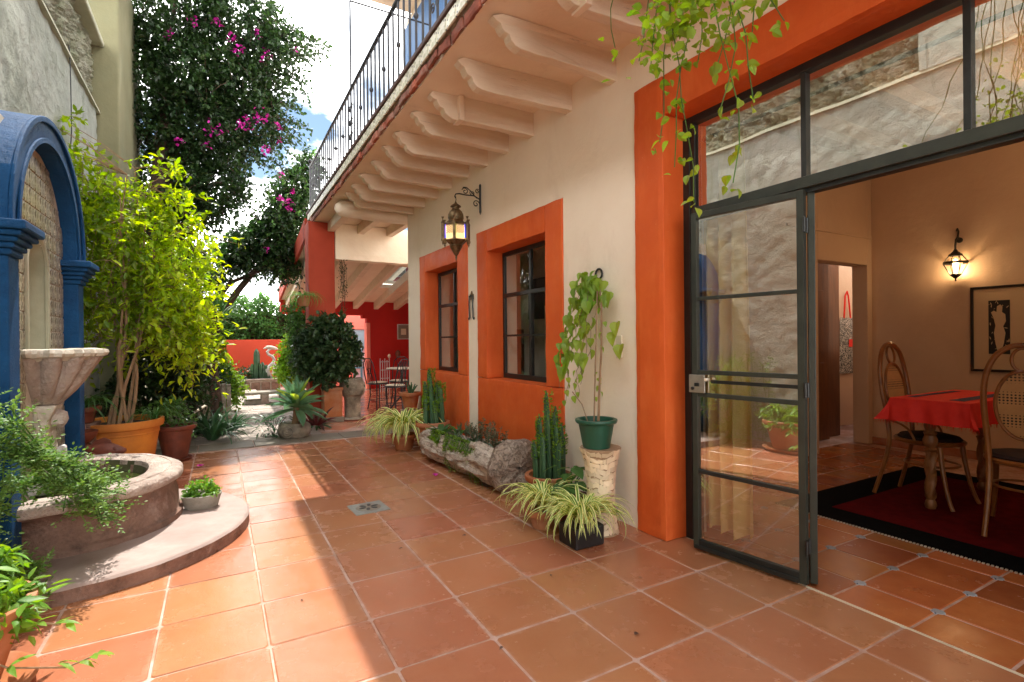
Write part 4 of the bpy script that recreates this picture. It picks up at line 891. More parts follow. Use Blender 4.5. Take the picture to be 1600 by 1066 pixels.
m = MB(); m.tube([(.285, .17 + .045 * math.cos(a / 10 * 2 * PI), 1.42 + .045 * math.sin(a / 10 * 2 * PI)) for a in range(11)], .010, 6); tag(obj('wall_ring', m, 'iron', None, True, loc=(-.10, 1.04, .67)), 'small dark iron ring hook on the cream wall above the vine', 'hook')
tag(obj('socket_plate', MB().box(.188, .199, .93, 1.0, 1.36, 1.55), 'pale_plastic', None, bevel=.004), 'cream blank switch plate on the wall right of the vine', 'switch plate')
# log planter
lg = thing('log_planter', 'hollowed weathered log planter filled with succulents under the near window', 'planter', (-.14, 2.1, 0))
def logc(v): return Vector((-.02 - .12 * v + .0 * v, .12 + 1.85 * v, .245 - .035 * v + .02 * math.sin(v * 9)))
def logr(v): return .235 - .03 * v + .012 * math.sin(v * 17)
NA, NV = 72, 80
def lsec(u, v):
    # cross section: outer arc then inner arc, opening at the top
    op = .62; c = logc(v); R = logr(v)
    if u < .62: a = PI / 2 + op + (2 * PI - 2 * op) * (u / .62); r = R
    else: a = PI / 2 + op + (2 * PI - 2 * op) * (1 - (u - .62) / .38); r = R * .74
    nzv = noise.fractal(Vector((math.cos(a) * 1.4, math.sin(a) * 1.4, v * 3)), .8, 2.1, 5) * .040 + noise.fractal(Vector((math.cos(a) * 7, math.sin(a) * 7, v * 5)), .8, 2.1, 4) * .018
    r += nzv; return (c.x + r * math.cos(a) * 1.02, c.y, c.z + r * math.sin(a) * (.94))
m = MB(); vs = [lsec(i / NA, j / NV) for j in range(NV + 1) for i in range(NA)]
m.add(vs, [(j * NA + i, j * NA + (i + 1) % NA, (j + 1) * NA + (i + 1) % NA, (j + 1) * NA + i) for j in range(NV) for i in range(NA)]); obj('log', m, 'weathered_wood', lg, True)
m = MB()
ends = [(-.06, .02), (-.03, .13), (.0, .185), (.05, .20), (.12, .18), (.15, .10), (.16, .01)]
n = 40; vs = []
for (y, r) in [(-.02, .015), (-.035, .09), (-.04, .16), (-.03, .22), (.0, .262), (.06, .275), (.14, .262), (.22, .235), (.24, .15), (.25, .01)]:
    for i in range(n):
        a = 2 * PI * i / n; q = Vector((math.cos(a), math.sin(a), y * 4)); rr = r * (1 + .14 * noise.noise(q * 1.3) + .05 * noise.noise(q * 4)) ; vs.append((rr * math.cos(a) * 1.05, y + .02 * noise.noise(q * 3) + (1 - min(1, r / .2)) * .0, .262 + rr * math.sin(a) * .95))
m.add(vs, [(k * n + i, k * n + (i + 1) % n, (k + 1) * n + (i + 1) % n, (k + 1) * n + i) for k in range(9) for i in range(n)]); displace(m, .014, 9); obj('burl_end', m, 'burl', lg, True, loc=(.015, .0, -.012))
m = MB(); m.lathe([(.001, -.05), (.05, -.045), (.075, 0), (.05, .06), (.001, .07)], n=16); displace(m, .025, 12); obj('knot', m, 'burl', lg, True, loc=(.03, -.06, .13))
m = MB(); m.lathe([(.001, -.14), (.12, -.12), (.19, 0), (.12, .08), (.001, .1)], n=20); o = obj('far_end', m, 'weathered_wood', lg, True, loc=(-.14, 1.93, .215)); o.rotation_euler = (PI / 2, 0, 0)
m = MB(); m.add([(-.19 , .1, .31), (.13, .1, .31), (.03, 1.9, .27), (-.29, 1.9, .27)], [(0, 1, 2, 3)]); obj('soil', m, 'soil', lg)
for y in (.35, 1.5): obj('foot', MB().box(-.17, .13, y, y + .1, 0, .06), 'bark', lg)
# succulents growing in it
random.seed(83)
SUC = [blade('leaf', 'leaf_succ', U(.10, .15), .03, U(.7, 1.2), .5, 4, .4, .3, .5, .4) for _ in range(3)]; SUCB = [blade('leaf', 'leaf_mid', U(.20, .26), .055, U(.9, 1.3), .6, 5, .3, .2, .6) for _ in range(3)]
tr_P = []; tr_D = []
for (x, y, n, s_, bm2) in [(-.04, .42, 12, 1, SUC), (.03, .62, 12, 1.1, SUC), (-.12, .8, 12, .9, SUC), (.02, 1.0, 10, 1.2, SUC), (-.12, 1.25, 12, 1, SUC), (-.16, 1.62, 12, 1.0, SUCB), (.02, 1.5, 10, .8, SUCB), (-.05, 1.8, 8, 1.2, SUC)]:
    s0 = thing('succulent', {'.42': 'x'}.get('', '') or 'x', 'succulent', (-.14 + x, 2.1 + y, .33)); s0['label'] = {.42: 'grey green rosette succulent nearest the burl end of the log', .62: 'small rosette succulent in the log below the near window sill', .8: 'short rosette succulent by the front lip of the log', 1.0: 'large pointed rosette succulent in the middle of the log', 1.25: 'rosette succulent beside the trailing plants in the log', 1.62: 'bright broad leaved bromeliad at the far end of the log', 1.5: 'small broad leaved rosette near the wall side of the log', 1.8: 'spiky rosette succulent at the far tip of the log'}[y]
    rosette(s0, bm2, n, (0, 0, 0), .01, s_ * .8, s_ * 1.2)
# bushy upright sedums and trailing greenery
gh = thing('sedum_shrub', 'grey green bushy sedum shrubs growing upright from the log', 'plant', (-.10, 2.7, .33)); P = []; D = []; m = MB()
for k in range(90):
    x, y = U(-.06, .14), U(-.25, .95); h = U(.06, .24) * (1.2 if y < .55 else .75); tip = (x + U(-.05, .05), y + U(-.05, .05), h); m.tube([(x, y, -.03), tip], .003, 4)
    for q in range(16): s_ = U(.35, 1); a = U(0, 6.28); P.append((x + (tip[0] - x) * s_, y + (tip[1] - y) * s_, h * s_)); D.append((math.cos(a), math.sin(a), .6))
obj('stem', m, 'pale_stem', gh); leaf_cloud('foliage', P, D, .028, .5, 'leaf_succ', gh)
gh = thing('trailing_sedum', 'bright green trailing creeper hanging over the front lip of the log', 'plant', (-.33, 2.6, .40)); P = []; D = []; m = MB()
for k in range(130):
    y = random.choice([U(-.15, .25), U(.25, .75), U(.9, 1.15)]); x = .05 - y * .05; pts = [(x, y, .0)]; L = U(.12, .42) * (1 if y < .8 else .5)
    pts += [(x - .06, y + U(-.02, .02), .015), (x - .10 - U(0, .02), y + U(-.04, .04), -.08), (x - .11, y + U(-.06, .06), -L * .6), (x - .10, y + U(-.08, .08), -L)]
    m.tube(pts, .0022, 4)
    for q in range(20):
        s_ = rnd() * 3.999; i = int(s_); f = s_ - i; p = [pts[i][c] * (1 - f) + pts[i + 1][c] * f for c in range(3)]; a = U(0, 6.28); P.append(p); D.append((math.cos(a) - .5, math.sin(a), U(-.4, .6)))
obj('stem', m, 'leaf_mid', gh); leaf_cloud('foliage', P, D, .026, .55, 'leaf_bright', gh)
# pot on stump by the far window
t_ = thing('stump_stand', 'short pale cut log stand holding a terracotta pot by the far window', 'stand', (-.02, 5.75, 0)); m = MB(); m.lathe([(.001, 0), (.17, 0), (.165, .2), (.16, .42), (.001, .425)], n=20); displace(m, .01, 9); obj('stump', m, 'carved_wood', t_, True)
t_ = thing('desert_rose', 'bare branched grey succulent in terracotta pot on a stump', 'plant', (-.02, 5.75, .425)); pot(t_, .10, .15, .27)
m = MB()
for k in range(9):
    a = 2.4 * k; r = U(.05, .12); z = U(.12, .24); m.tube([(0, 0, .2), (r * .5 * math.cos(a), r * .5 * math.sin(a), .22 + z * .5), (r * math.cos(a), r * math.sin(a), .22 + z)], [.016, .012, .009], 6)
obj('stem', m, 'cactus_green', t_, True)

# ================================================================== WALL FITTINGS
hz = thing('iron_wall_ornament', 'narrow iron wall ornament with crown top and two long prongs between the windows', 'ornament', (.2, 3.83, 1.80))
for s in (-1, 1):
    m = MB(); m.tube([(-.02, s * .05, .30), (-.025, s * .055, .2), (-.02, s * .05, .02), (-.02, s * .075, .0), (-.02, s * .085, .02)], .010, 6); obj('prong', m, 'iron', hz, True)
m = MB(); m.tube([(-.02, -.05, .30), (-.02, 0, .315), (-.02, .05, .30)], .012, 6); obj('crossbar', m, 'iron', hz, True)
m = MB(); m.prism([(-.05, .26), (.05, .26), (.045, .33), (.025, .315), (0, .37), (-.025, .315), (-.045, .33)], lambda p, x: (x, p[0], p[1]), -.022, -.002); obj('crown', m, 'brass', hz, bevel=.003)
# moroccan lantern
ln = thing('hanging_lantern', 'pierced brass hexagonal lantern with coloured glass hanging from a scrolled bracket', 'lantern', (-.148, 3.55, 2.50))
def hexlathe(prof, n=6): return MB().lathe(prof, n=n)
obj('finial', MB().lathe([(.001, .0), (.006, .02), (.012, .05), (.008, .065), (.022, .085), (.035, .115), (.05, .15), (.058, .17), (.062, .175)], n=16), 'brass', ln, True)
obj('base', hexlathe([(.062, .175), (.07, .19), (.066, .20), (.10, .235), (.105, .245), (.11, .25), (.108, .262)]), 'brass', ln)
obj('gallery', hexlathe([(.112, .44), (.122, .448), (.12, .462), (.10, .47), (.075, .50), (.07, .505)]), 'brass', ln)
m = MB(); m.lathe([(.07, .505), (.078, .53), (.076, .57), (.062, .61), (.042, .635), (.036, .645), (.036, .665), (.054, .67), (.05, .682), (.03, .70), (.012, .715), (.006, .735), (.001, .745)], n=20, fn=lambda a, z: 1 + .03 * math.sin(a * 10)); obj('dome', m, 'brass', ln, True)
for k in range(6):
    a = k * PI / 3; ca, sa = math.cos(a), math.sin(a)
    m = MB(); m.tube([(.108 * ca, .108 * sa, .25), (.112 * ca, .112 * sa, .45)], .006, 6); obj('rib', m, 'brass', ln)
    tw = MB(); tw.lathe([(.001, .18), (.006, .20), (.011, .215), (.006, .225), (.017, .235), (.019, .25), (.017, .26), (.015, .262), (.015, .455), (.019, .46), (.012, .475), (.006, .49), (.007, .51), (.016, .53), (.001, .535)], n=8); obj('turret', tw, 'brass', ln, True, loc=(.138 * ca, .138 * sa, 0))
    a2 = a + PI / 6; R = .108 * math.cos(PI / 6)
    ap = [(R * math.cos(a2) - t * math.sin(a2), R * math.sin(a2) + t * math.cos(a2)) for t in (-.046, .046)]
    g = MB(); g.add([(ap[0][0], ap[0][1], .262), (ap[1][0], ap[1][1], .262), (ap[1][0], ap[1][1], .44), (ap[0][0], ap[0][1], .44)], [(0, 1, 2, 3)]); gl_ = obj('pane', g, ['amber_glass', 'amber_glass', 'amber_glass', 'amber_glass', 'amber_glass', 'amber_glass'][k], ln)
    # pierced metal lace over upper part of pane
    lace = MB()
    for i in range(6):
        for j in range(8):
            tt0 = -.046 + i * .0155; z0 = .33 + j * .0138
            if (i + j) % 2 == 0 or j > 6:
                q = R + .002; p0 = (q * math.cos(a2) - tt0 * math.sin(a2), q * math.sin(a2) + tt0 * math.cos(a2)); t1 = tt0 + .0145; p1 = (q * math.cos(a2) - t1 * math.sin(a2), q * math.sin(a2) + t1 * math.cos(a2))
                lace.add([(p0[0], p0[1], z0), (p1[0], p1[1], z0), (p1[0], p1[1], z0 + .0138), (p0[0], p0[1], z0 + .0138)], [(0, 1, 2, 3)])
    obj('lace_panel', lace, 'brass', gl_)
    cg = MB(); R2 = .1125; w_ = .012; cg.box(R2 - .002, R2 + .003, -w_, w_, .275, .44); c_ = obj('coloured_strip', cg, ['green_glass', 'blue_glass', 'green_glass', 'blue_glass', 'green_glass', 'blue_glass'][k], ln); c_.rotation_euler = (0, 0, a + .0)
obj('bulb', MB().lathe([(.001, .30), (.018, .31), (.02, .34), (.012, .37), (.001, .38)], n=12), 'bulb', ln, True)
m = MB(); m.tube([(0, 0, .74), (.004, 0, .76), (0, 0, .80)], .004, 5); obj('hook', m, 'iron', ln, True)
br = thing('lantern_bracket', 'scrolled wrought iron wall bracket carrying the brass lantern', 'bracket', (.2, 3.55, 3.28))
m = MB(); m.tube([(-.012, 0, .20), (-.012, 0, -.13)], [.014, .014], 6); m.tube([(-.01, 0, .22), (-.012, 0, .20)], [.003, .016], 6); m.tube([(-.012, 0, -.13), (-.012, 0, -.17)], [.016, .003], 6); obj('back_bar', m, 'iron', br, True)
m = MB(); m.tube([(-.012, 0, .02), (-.10, 0, .06), (-.20, 0, .055), (-.30, 0, .06), (-.345, 0, .05), (-.36, 0, .02), (-.348, 0, .0)], .008, 6); obj('arm', m, 'iron', br, True)
def sc2(cx, cz, r, s, ph=0, n=18, turns=1.3): return [(cx + s * r * (1 - i / n * .8) * math.cos(ph + i / n * turns * 2 * PI), 0, cz + r * (1 - i / n * .8) * math.sin(ph + i / n * turns * 2 * PI)) for i in range(n + 1)]
m = MB()
for q in (sc2(-.07, -.04, .05, 1, -.3), sc2(-.12, .09, .035, 1, 2.5), sc2(-.22, .10, .045, -1, .3), sc2(-.05, .12, .03, 1, 1)): m.tube(q, .006, 5)
m.tube([(-.25, 0, .145), (-.2, 0, .15), (-.14, 0, .11), (-.06, 0, .03)], .006, 5); obj('scroll', m, 'iron', br, True)
ln.scale = (1.25, 1.25, 1)
ld = bpy.data.lights.new('lantern_light', 'POINT'); ld.energy = 1.2; ld.color = (1, .62, .28); ld.shadow_soft_size = .03; lo = bpy.data.objects.new('lantern_light', ld); link(lo, ln); lo.location = (0, 0, .40)

# hanging vine at the top (from the balcony)
random.seed(90)
hv = thing('hanging_creeper', 'bright green creeper trailing down from the balcony edge in front of the door', 'plant', (-1.13, -1.0, 4.0))
ends = [(-1.08, -.48, 2.90), (-1.08, -.87, 2.22), (-1.10, -.95, 2.05), (-1.08, -.72, 2.35), (-1.08, -1.05, 2.52), (-1.10, -1.22, 2.33), (-1.09, -1.12, 2.08), (-1.06, -1.2, 2.6), (-1.08, -.62, 2.75), (-1.07, -.95, 2.6), (-1.1, -1.33, 2.55), (-1.09, -1.08, 2.35), (-1.12, -.80, 2.66), (-1.1, -1.28, 2.7), (-1.05, -1.15, 2.75), (-1.1, -.9, 2.75), (-1.08, -.99, 2.88), (-1.07, -1.1, 2.92)]
m = MB(); vl2 = leafmesh('leaf', 'leaf_vine', OVAL, .4, .45); cnt = 0
for e in ends:
    s0 = Vector((-1.13, e[1] * .5 + -1.0 * .5 + U(-.15, .15), 4.0)); e = Vector(e); pts = []
    for k in range(15):
        f = k / 14; p = s0.lerp(e, f) + Vector((noise.noise(Vector((e.y * 9, f * 4, 0))) * .06, noise.noise(Vector((e.y * 9, f * 4, 5))) * .09 + (e.y - s0.y) * (f ** 2 - f) * .5, 0)); pts.append(p)
    m.tube(pts, [.0035] * 10 + [.0022] * 5, 4)
    for k in range(15):
        for q in range(4):
            if cnt >= 296 or rnd() < .12 or pts[k].z > 2.85: continue
            s_ = U(.026, .048); loc = pts[k] + Vector((U(-.02, .02), U(-.03, .03), U(-.03, .03))); inst('leaf', vl2, hv, loc - hv.location, (U(-.8, .8), U(-.4, 1.1), U(0, 6.28)), (s_, s_ * 1.25, s_)); cnt += 1
mm = MB(); mm.v = [tuple(Vector(v) - hv.location) for v in m.v]; mm.f = m.f; obj('stem', mm, 'leaf_mid', hv)
P = []; D = []
for k in range(620):
    y = random.gauss(-1.0, .17); z = 2.62 + abs(random.gauss(0, .32)) ; 
    if z > 3.6 or (z < 2.75 and rnd() < .5): continue
    P.append((U(-.10, .05), y + 1.0, z - 4.0)); D.append((random.gauss(0, 1), random.gauss(0, 1), random.gauss(-.5, .6)))
leaf_cloud('foliage', P, D, np.random.uniform(.028, .052, len(P)), .7, 'leaf_vine', hv)
P = [(.02, .05, -1.15)] * 4 + [(.02, -.2, -1.1)] * 3; leaf_cloud('blossom', P, rand_dir(7), .03, .8, 'magenta', hv, kind=None)

# ================================================================== DINING ROOM
rug = thing('rug', 'dark red woven rug with wide black border and twisted fringe edge', 'rug', (1.72, -.9, 0))
obj('border', MB().box(0, 2.6, -2.2, 1.50, .001, .012), 'rug_black', rug, bevel=.003); obj('field', MB().box(.30, 2.30, -1.9, 1.16, .012, .0155), 'rug_red', rug)
random.seed(95); m = MB()
for k in range(150): y = -2.0 + k * .0233; m.box(-.016, 0, y, y + .012, .001, .009)
obj('fringe', m, 'fringe_mat', rug, kind='stuff')
# table
tb = thing('dining_table', 'square wooden dining table with barley twist legs', 'table', (2.60, 0, .0155))
def twist(h0, h1, r, n=20, rows=40):
    m = MB(); vs = []
    for k in range(rows + 1):
        z = h0 + (h1 - h0) * k / rows
        for i in range(n): a = 2 * PI * i / n; rr = r * (1 + .20 * math.cos(3 * (a - z * 11))); vs.append((rr * math.cos(a), rr * math.sin(a), z))
    return m.add(vs, [(k * n + i, k * n + (i + 1) % n, (k + 1) * n + (i + 1) % n, (k + 1) * n + i) for k in range(rows) for i in range(n)])
TW, TD = .84, .48
for sx in (0, 1):
    for sy in (0,):
        x, y = (.10 + sx * 1.07, -.205)
        m = MB(); m.lathe([(.001, 0), (.035, 0), (.045, .03), (.04, .06), (.03, .08), (.042, .10), (.042, .12)], n=18); l_ = obj('leg', m, 'brown_wood', tb, True, loc=(x, y, 0))
        obj('twist', twist(.12, .50, .038), 'brown_wood', l_, True)
        m = MB(); m.lathe([(.04, .50), (.05, .515), (.035, .53), (.05, .56), (.055, .60), (.04, .64), (.05, .66), (.035, .68), (.045, .72), (.045, .84)], n=18); obj('turning', m, 'brown_wood', l_, True)
obj('tabletop', MB().box(.0, 1.28, -.51, .045, .91, .95), 'brown_wood', tb, bevel=.006); obj('apron', MB().box(.04, 1.24, -.46, .0, .84, .91), 'brown_wood', tb)
# cloth
x0, x1, y0, y1, zt, drop = -.012, 1.292, -.522, .057, .954, .20
def clothpt(u, v):
    # u,v in [-1,1] extended beyond 1 = drop
    def ax(t_, a, b):
        e = drop / ((b - a) / 2); q = t_ * (1 + e)
        if abs(q) <= 1: return (a + b) / 2 + q * (b - a) / 2, 0
        return ((a + b) / 2 + math.copysign(1, q) * ((b - a) / 2 + .03 * (abs(q) - 1) / e), (abs(q) - 1) * (b - a) / 2)
    X, dx = ax(u, x0, x1); Y, dy = ax(v, y0, y1); d_ = max(dx, dy); 
    wv_ = (.020 * math.sin((X + Y) * 19) + .010 * math.sin((X - Y) * 41 + 1)) * min(1, d_ * 8); return (X + (wv_ if dx > dy else 0) + dx * dy * 1.2 * math.copysign(1, u), Y + (wv_ if dy >= dx else 0) + dx * dy * 1.2 * math.copysign(1, v), zt - d_ + .002 * noise.noise(Vector((X * 7, Y * 7, 0))))
m = grid(lambda u, v: clothpt(u * 2 - 1, v * 2 - 1), 120, 120); cl = obj('tablecloth', m, 'red_cloth', None, True, loc=(2.60, 0, .0155)); tag(cl, 'bright red fringed tablecloth with dark printed bands on the dining table', 'tablecloth')
m = MB()
for k in range(190):
    for (ax_, s_) in ((0, -1), (1, -1), (1, 1)):
        t_ = U(-.99, .99); c = clothpt(-1, t_) if ax_ == 0 else clothpt(t_, s_); L = U(.02, .05); m.add([(c[0] - .002, c[1] - .002, c[2] + .005), (c[0] + .002, c[1] + .002, c[2] + .005), (c[0] + U(-.012, .012), c[1] + U(-.012, .012), c[2] - L)], [(0, 1, 2)])
obj('fringe', m, 'red_cloth', cl, kind='stuff')
for (a, b, c, d_) in ((.15, 1.1, -.07, -.01), (.1, 1.2, -.44, -.34)):
    for q in range(7): xa = a + (b - a) * q / 7; obj('printed_band', MB().box(xa + .01, xa + (b - a) / 7 - .01, c, d_, .957, .9585), 'blue_print', cl)
# bentwood chairs
def chair(label, loc, rz):
    t_ = thing('bentwood_chair', label, 'chair', loc, rz=rz)   # faces +y (local), back at y=-.24
    seat_z = .555
    m = MB(); m.lathe([(.23, seat_z - .03), (.25, seat_z - .02), (.255, seat_z), (.245, seat_z + .012), (.21, seat_z + .01), (.2, seat_z)], n=36, fn=lambda a, z: 1 + .06 * abs(math.sin(a)) ** 3); obj('seat_ring', m, 'bentwood', t_, True)
    m = MB(); m.lathe([(.001, seat_z + .05), (.15, seat_z + .055), (.22, seat_z + .04), (.238, seat_z + .018), (.225, seat_z + .003), (.001, seat_z + .002)], n=30); displace(m, .006, 6); obj('seat_cushion', m, 'cushion', t_, True)
    # back frame hoop, continuing into the rear legs
    def back(s): 
        pts = [(s * .215, -.36, 0), (s * .20, -.29, .25), (s * .195, -.235, .50), (s * .205, -.245, .75), (s * .22, -.28, 1.0), (s * .205, -.305, 1.2), (s * .15, -.32, 1.35), (s * .07, -.33, 1.42), (0, -.332, 1.435)]
        return pts
    from itertools import chain
    def smooth(pts, n=4):
        out = []; P_ = [Vector(p) for p in pts]; P_ = [P_[0]] + P_ + [P_[-1]]
        for i in range(1, len(P_) - 2):
            for k in range(n):
                t = k / n; a, b, c, d = P_[i - 1], P_[i], P_[i + 1], P_[i + 2]
                out.append(.5 * ((2 * b) + (c - a) * t + (2 * a - 5 * b + 4 * c - d) * t * t + (3 * b - a - 3 * c + d) * t ** 3))
        out.append(P_[-1]); return out
    for s in (-1, 1):
        p = smooth(back(s)); m = MB(); m.tube(p, [.017 + .003 * min(1, i / 8) for i in range(len(p))], 10); obj('rear_leg', m, 'bentwood', t_, True)
        p = smooth([(s * .19, .17, seat_z - .03), (s * .195, .19, .35), (s * .21, .235, .12), (s * .225, .28, 0)]); m = MB(); m.tube(p, [.021 - .007 * i / len(p) for i in range(len(p))], 10); obj('front_leg', m, 'bentwood', t_, True)
        p = smooth([(s * .205, -.24, .72), (s * .235, -.12, .70), (s * .245, -.04, .65), (s * .24, .0, .565)]); m = MB(); m.tube(p, .010, 8); obj('side_hoop', m, 'bentwood', t_, True)
    def by(z): return -.245 - (z - .75) * .13 if z > .75 else -.24
    def oval(cx, cz, rx, rz_, r, nm):
        m = MB(); m.tube([(cx + rx * math.cos(2 * PI * i / 32), by(cz + rz_ * math.sin(2 * PI * i / 32)), cz + rz_ * math.sin(2 * PI * i / 32)) for i in range(33)], r, 8); return obj(nm, m, 'bentwood', t_, True)
    oval(0, .99, .155, .255, .013, 'cane_frame'); oval(0, 1.325, .062, .085, .011, 'back_loop')
    n = 24; m = MB(); vs = [(0, by(.99), .99)] + [(.148 * math.cos(2 * PI * i / n), by(.99 + .248 * math.sin(2 * PI * i / n)), .99 + .248 * math.sin(2 * PI * i / n)) for i in range(n)]; m.add(vs, [(0, 1 + i, 1 + (i + 1) % n) for i in range(n)]); obj('cane_panel', m, 'caning', t_)
    m = MB(); m.tube([(.2 * math.cos(2 * PI * i / 30), .02 + .2 * math.sin(2 * PI * i / 30), .34) for i in range(31)], .010, 8); obj('leg_hoop', m, 'bentwood', t_, True)
    return t_
chair('bentwood cane backed chair with dark cushion behind the left of the red table', (2.99, -.08, .0155), PI - .06)
chair('bentwood cane backed chair with dark cushion nearest the open door at picture right', (2.67, -.84, .0155), -1.35)
# picture
pc = thing('framed_print', 'black framed black and white woodcut print on the dining room wall', 'picture', (5.4, .05, 1.6))
m = MB(); a, b, z0, z1 = -.46, .385, -.515, .515; m.box(-.03, 0, a, b, z0, z0 + .028).box(-.03, 0, a, b, z1 - .028, z1).box(-.03, 0, a, a + .028, z0 + .028, z1 - .028).box(-.03, 0, b - .028, b, z0 + .028, z1 - .028); obj('frame', m, 'black_frame', pc, bevel=.003)
obj('mat_board', MB().box(-.012, -.001, a + .02, b - .02, z0 + .02, z1 - .02), 'paper', pc)
ar = obj('art_panel', MB().box(-.016, -.012, .02, .215, -.30, .34), 'ink', pc)
m = MB(); m.prism([(.10, -.28), (.13, -.28), (.15, -.18), (.165, -.05), (.15, .04), (.165, .12), (.19, .2), (.165, .22), (.14, .2), (.135, .27), (.105, .29), (.085, .26), (.09, .2), (.06, .17), (.055, .09), (.08, .03), (.06, -.05), (.075, -.17)], lambda p, x: (x, p[0], p[1]), -.018, -.0165); obj('figure_shape', m, 'paper', ar)
random.seed(99)
for k in range(46):
    y, z = U(.03, .205), U(-.29, .33)
    if .06 < y < .16 and -.26 < z < .24: continue
    L = U(.02, .05); an = U(0, 3.1); m = MB(); dx, dz = L * math.cos(an), L * math.sin(an); m.prism([(y, z), (y + dx * .5 - dz * .12, z + dz * .5 + dx * .12), (min(.212, max(.024, y + dx)), max(-.297, min(.337, z + dz))), (y + dx * .5 + dz * .12, z + dz * .5 - dx * .12)], lambda p, x: (x, min(.213, max(.022, p[0])), max(-.298, min(.338, p[1]))), -.018, -.0165); obj('cut_mark', m, 'paper', ar)
# sconce
def sconce(label, loc, energy):
    t_ = thing('wall_sconce', label, 'wall lamp', loc)
    m = MB(); m.tube([(0, 0, .22), (-.05, 0, .26), (-.10, 0, .22), (-.12, 0, .14), (-.12, 0, .09)], .011, 6); m.tube([(-.05, 0, .26), (-.03, 0, .33), (-.06, 0, .36), (-.08, 0, .33)], .010, 6); obj('bracket', m, 'iron', t_, True)
    obj('wall_plate', MB().lathe([(.001, 0), (.035, 0), (.03, .01), (.001, .014)], n=14), 'iron', t_, loc=(0, 0, .22)).rotation_euler = (0, -PI / 2, 0)
    b = bpy.data.objects.new('lamp_body', None); link(b, t_); b.location = (-.12, 0, 0)
    obj('crown', MB().lathe([(.001, .10), (.015, .095), (.03, .07), (.055, .045), (.075, .03), (.07, .015), (.055, .02), (.02, .04)], n=8), 'iron', b)
    obj('band', MB().lathe([(.128, -.085), (.132, -.08), (.132, -.06), (.128, -.055)], n=8), 'iron', b)
    obj('cup', MB().lathe([(.001, -.30), (.012, -.29), (.008, -.27), (.03, -.25), (.06, -.225), (.055, -.21), (.001, -.205)], n=8), 'iron', b)
    for k in range(8):
        a = k * PI / 4; ca, sa = math.cos(a), math.sin(a); m = MB(); m.tube([(.07 * ca, .07 * sa, .02), (.13 * ca, .13 * sa, -.07), (.058 * ca, .058 * sa, -.22)], .0045, 5); obj('rib', m, 'iron', b)
    obj('bulb', MB().lathe([(.001, -.02), (.02, -.035), (.028, -.08), (.02, -.13), (.001, -.15)], n=12), 'bulb', b, True)
    l_ = bpy.data.lights.new('sconce_light', 'POINT'); l_.energy = energy; l_.color = (1, .66, .34); l_.shadow_soft_size = .04; o = bpy.data.objects.new('sconce_light', l_); link(o, b); o.location = (-.0, 0, -.175); return t_
sconce('lit iron cage lamp on the dining room wall left of the framed print', (5.4, .545, 2.50), 2.6)
ch = thing('ceiling_lamp', 'lit iron ceiling lamp with frosted shades at the right picture edge', 'ceiling lamp', (3.5, -1.02, 2.95))
m = MB(); m.tube([(0, 0, 1.05), (0, 0, .1)], .01, 6); obj('rod', m, 'iron', ch)
for k in range(5):
    a = k * 2 * PI / 5 + 1.57; ca, sa = math.cos(a), math.sin(a); m = MB(); m.tube([(0, 0, .1), (.12 * ca, .12 * sa, -.02), (.22 * ca, .22 * sa, 0), (.24 * ca, .24 * sa, .06)], .009, 6); arm = obj('arm', m, 'iron', ch, True)
    obj('shade', MB().lathe([(.02, .06), (.045, .09), (.06, .14), (.07, .20)], n=16), 'frost_glass', arm, True, loc=(.24 * ca, .24 * sa, 0))
l_ = bpy.data.lights.new('ceiling_light', 'POINT'); l_.energy = 10; l_.color = (1, .68, .38); l_.shadow_soft_size = .25; o = bpy.data.objects.new('ceiling_light', l_); link(o, ch); o.location = (0, 0, .33)
# bag
bg_ = thing('tote_bag', 'black and white patterned tote bag with red handles hanging beyond the doorway', 'bag', (6.66, 2.58, 1.6))
m = grid(lambda u, v: ((u - .5) * (.44 + .06 * (1 - v)), -.03 - .03 * math.sin(PI * u) * math.sin(PI * v), -.70 + .95 * v), 12, 12); obj('body', m, 'bag_print', bg_, True); 
m = MB(); m.tube([(-.10, -.03, .24), (-.04, -.02, .62), (.02, -.02, .70), (.06, -.02, .62), (.10, -.03, .24)], .014, 6); obj('handle', m, 'red_cloth', bg_, True)
obj('patch', MB().box(-.03, .12, -.075, -.066, -.25, -.12), 'red_cloth', bg_, bevel=.003)
# curtain
ct = thing('curtain', 'ochre yellow full length curtain gathered inside the glazed door', 'curtain', (.50, .36, 0))
def cpt(u, v):
    y = -.30 + .62 * u; return (.12 + .05 * math.sin(u * 2 * PI * 5.5) + .02 * math.sin(u * 31 + v * 3), y * (1 - .10 * (v)), .06 + 3.0 * v + .02 * math.sin(u * 30))
obj('fabric', grid(cpt, 90, 16), 'curtain', ct, True)
m = MB(); m.tube([(.12, -3.4, 3.08), (.12, .4, 3.08)], .015, 8); obj('rod', m, 'iron', ct, True)
for k in range(9): m = MB(); m.tube([(.12 + .024 * math.cos(a / 10 * 2 * PI), -.28 + .07 * k, 3.08 + .024 * math.sin(a / 10 * 2 * PI)) for a in range(11)], .003, 4); obj('ring', m, 'brass', ct)

# ================================================================== LEFT SIDE PLANTS AND POTS
random.seed(101); np.random.seed(101)
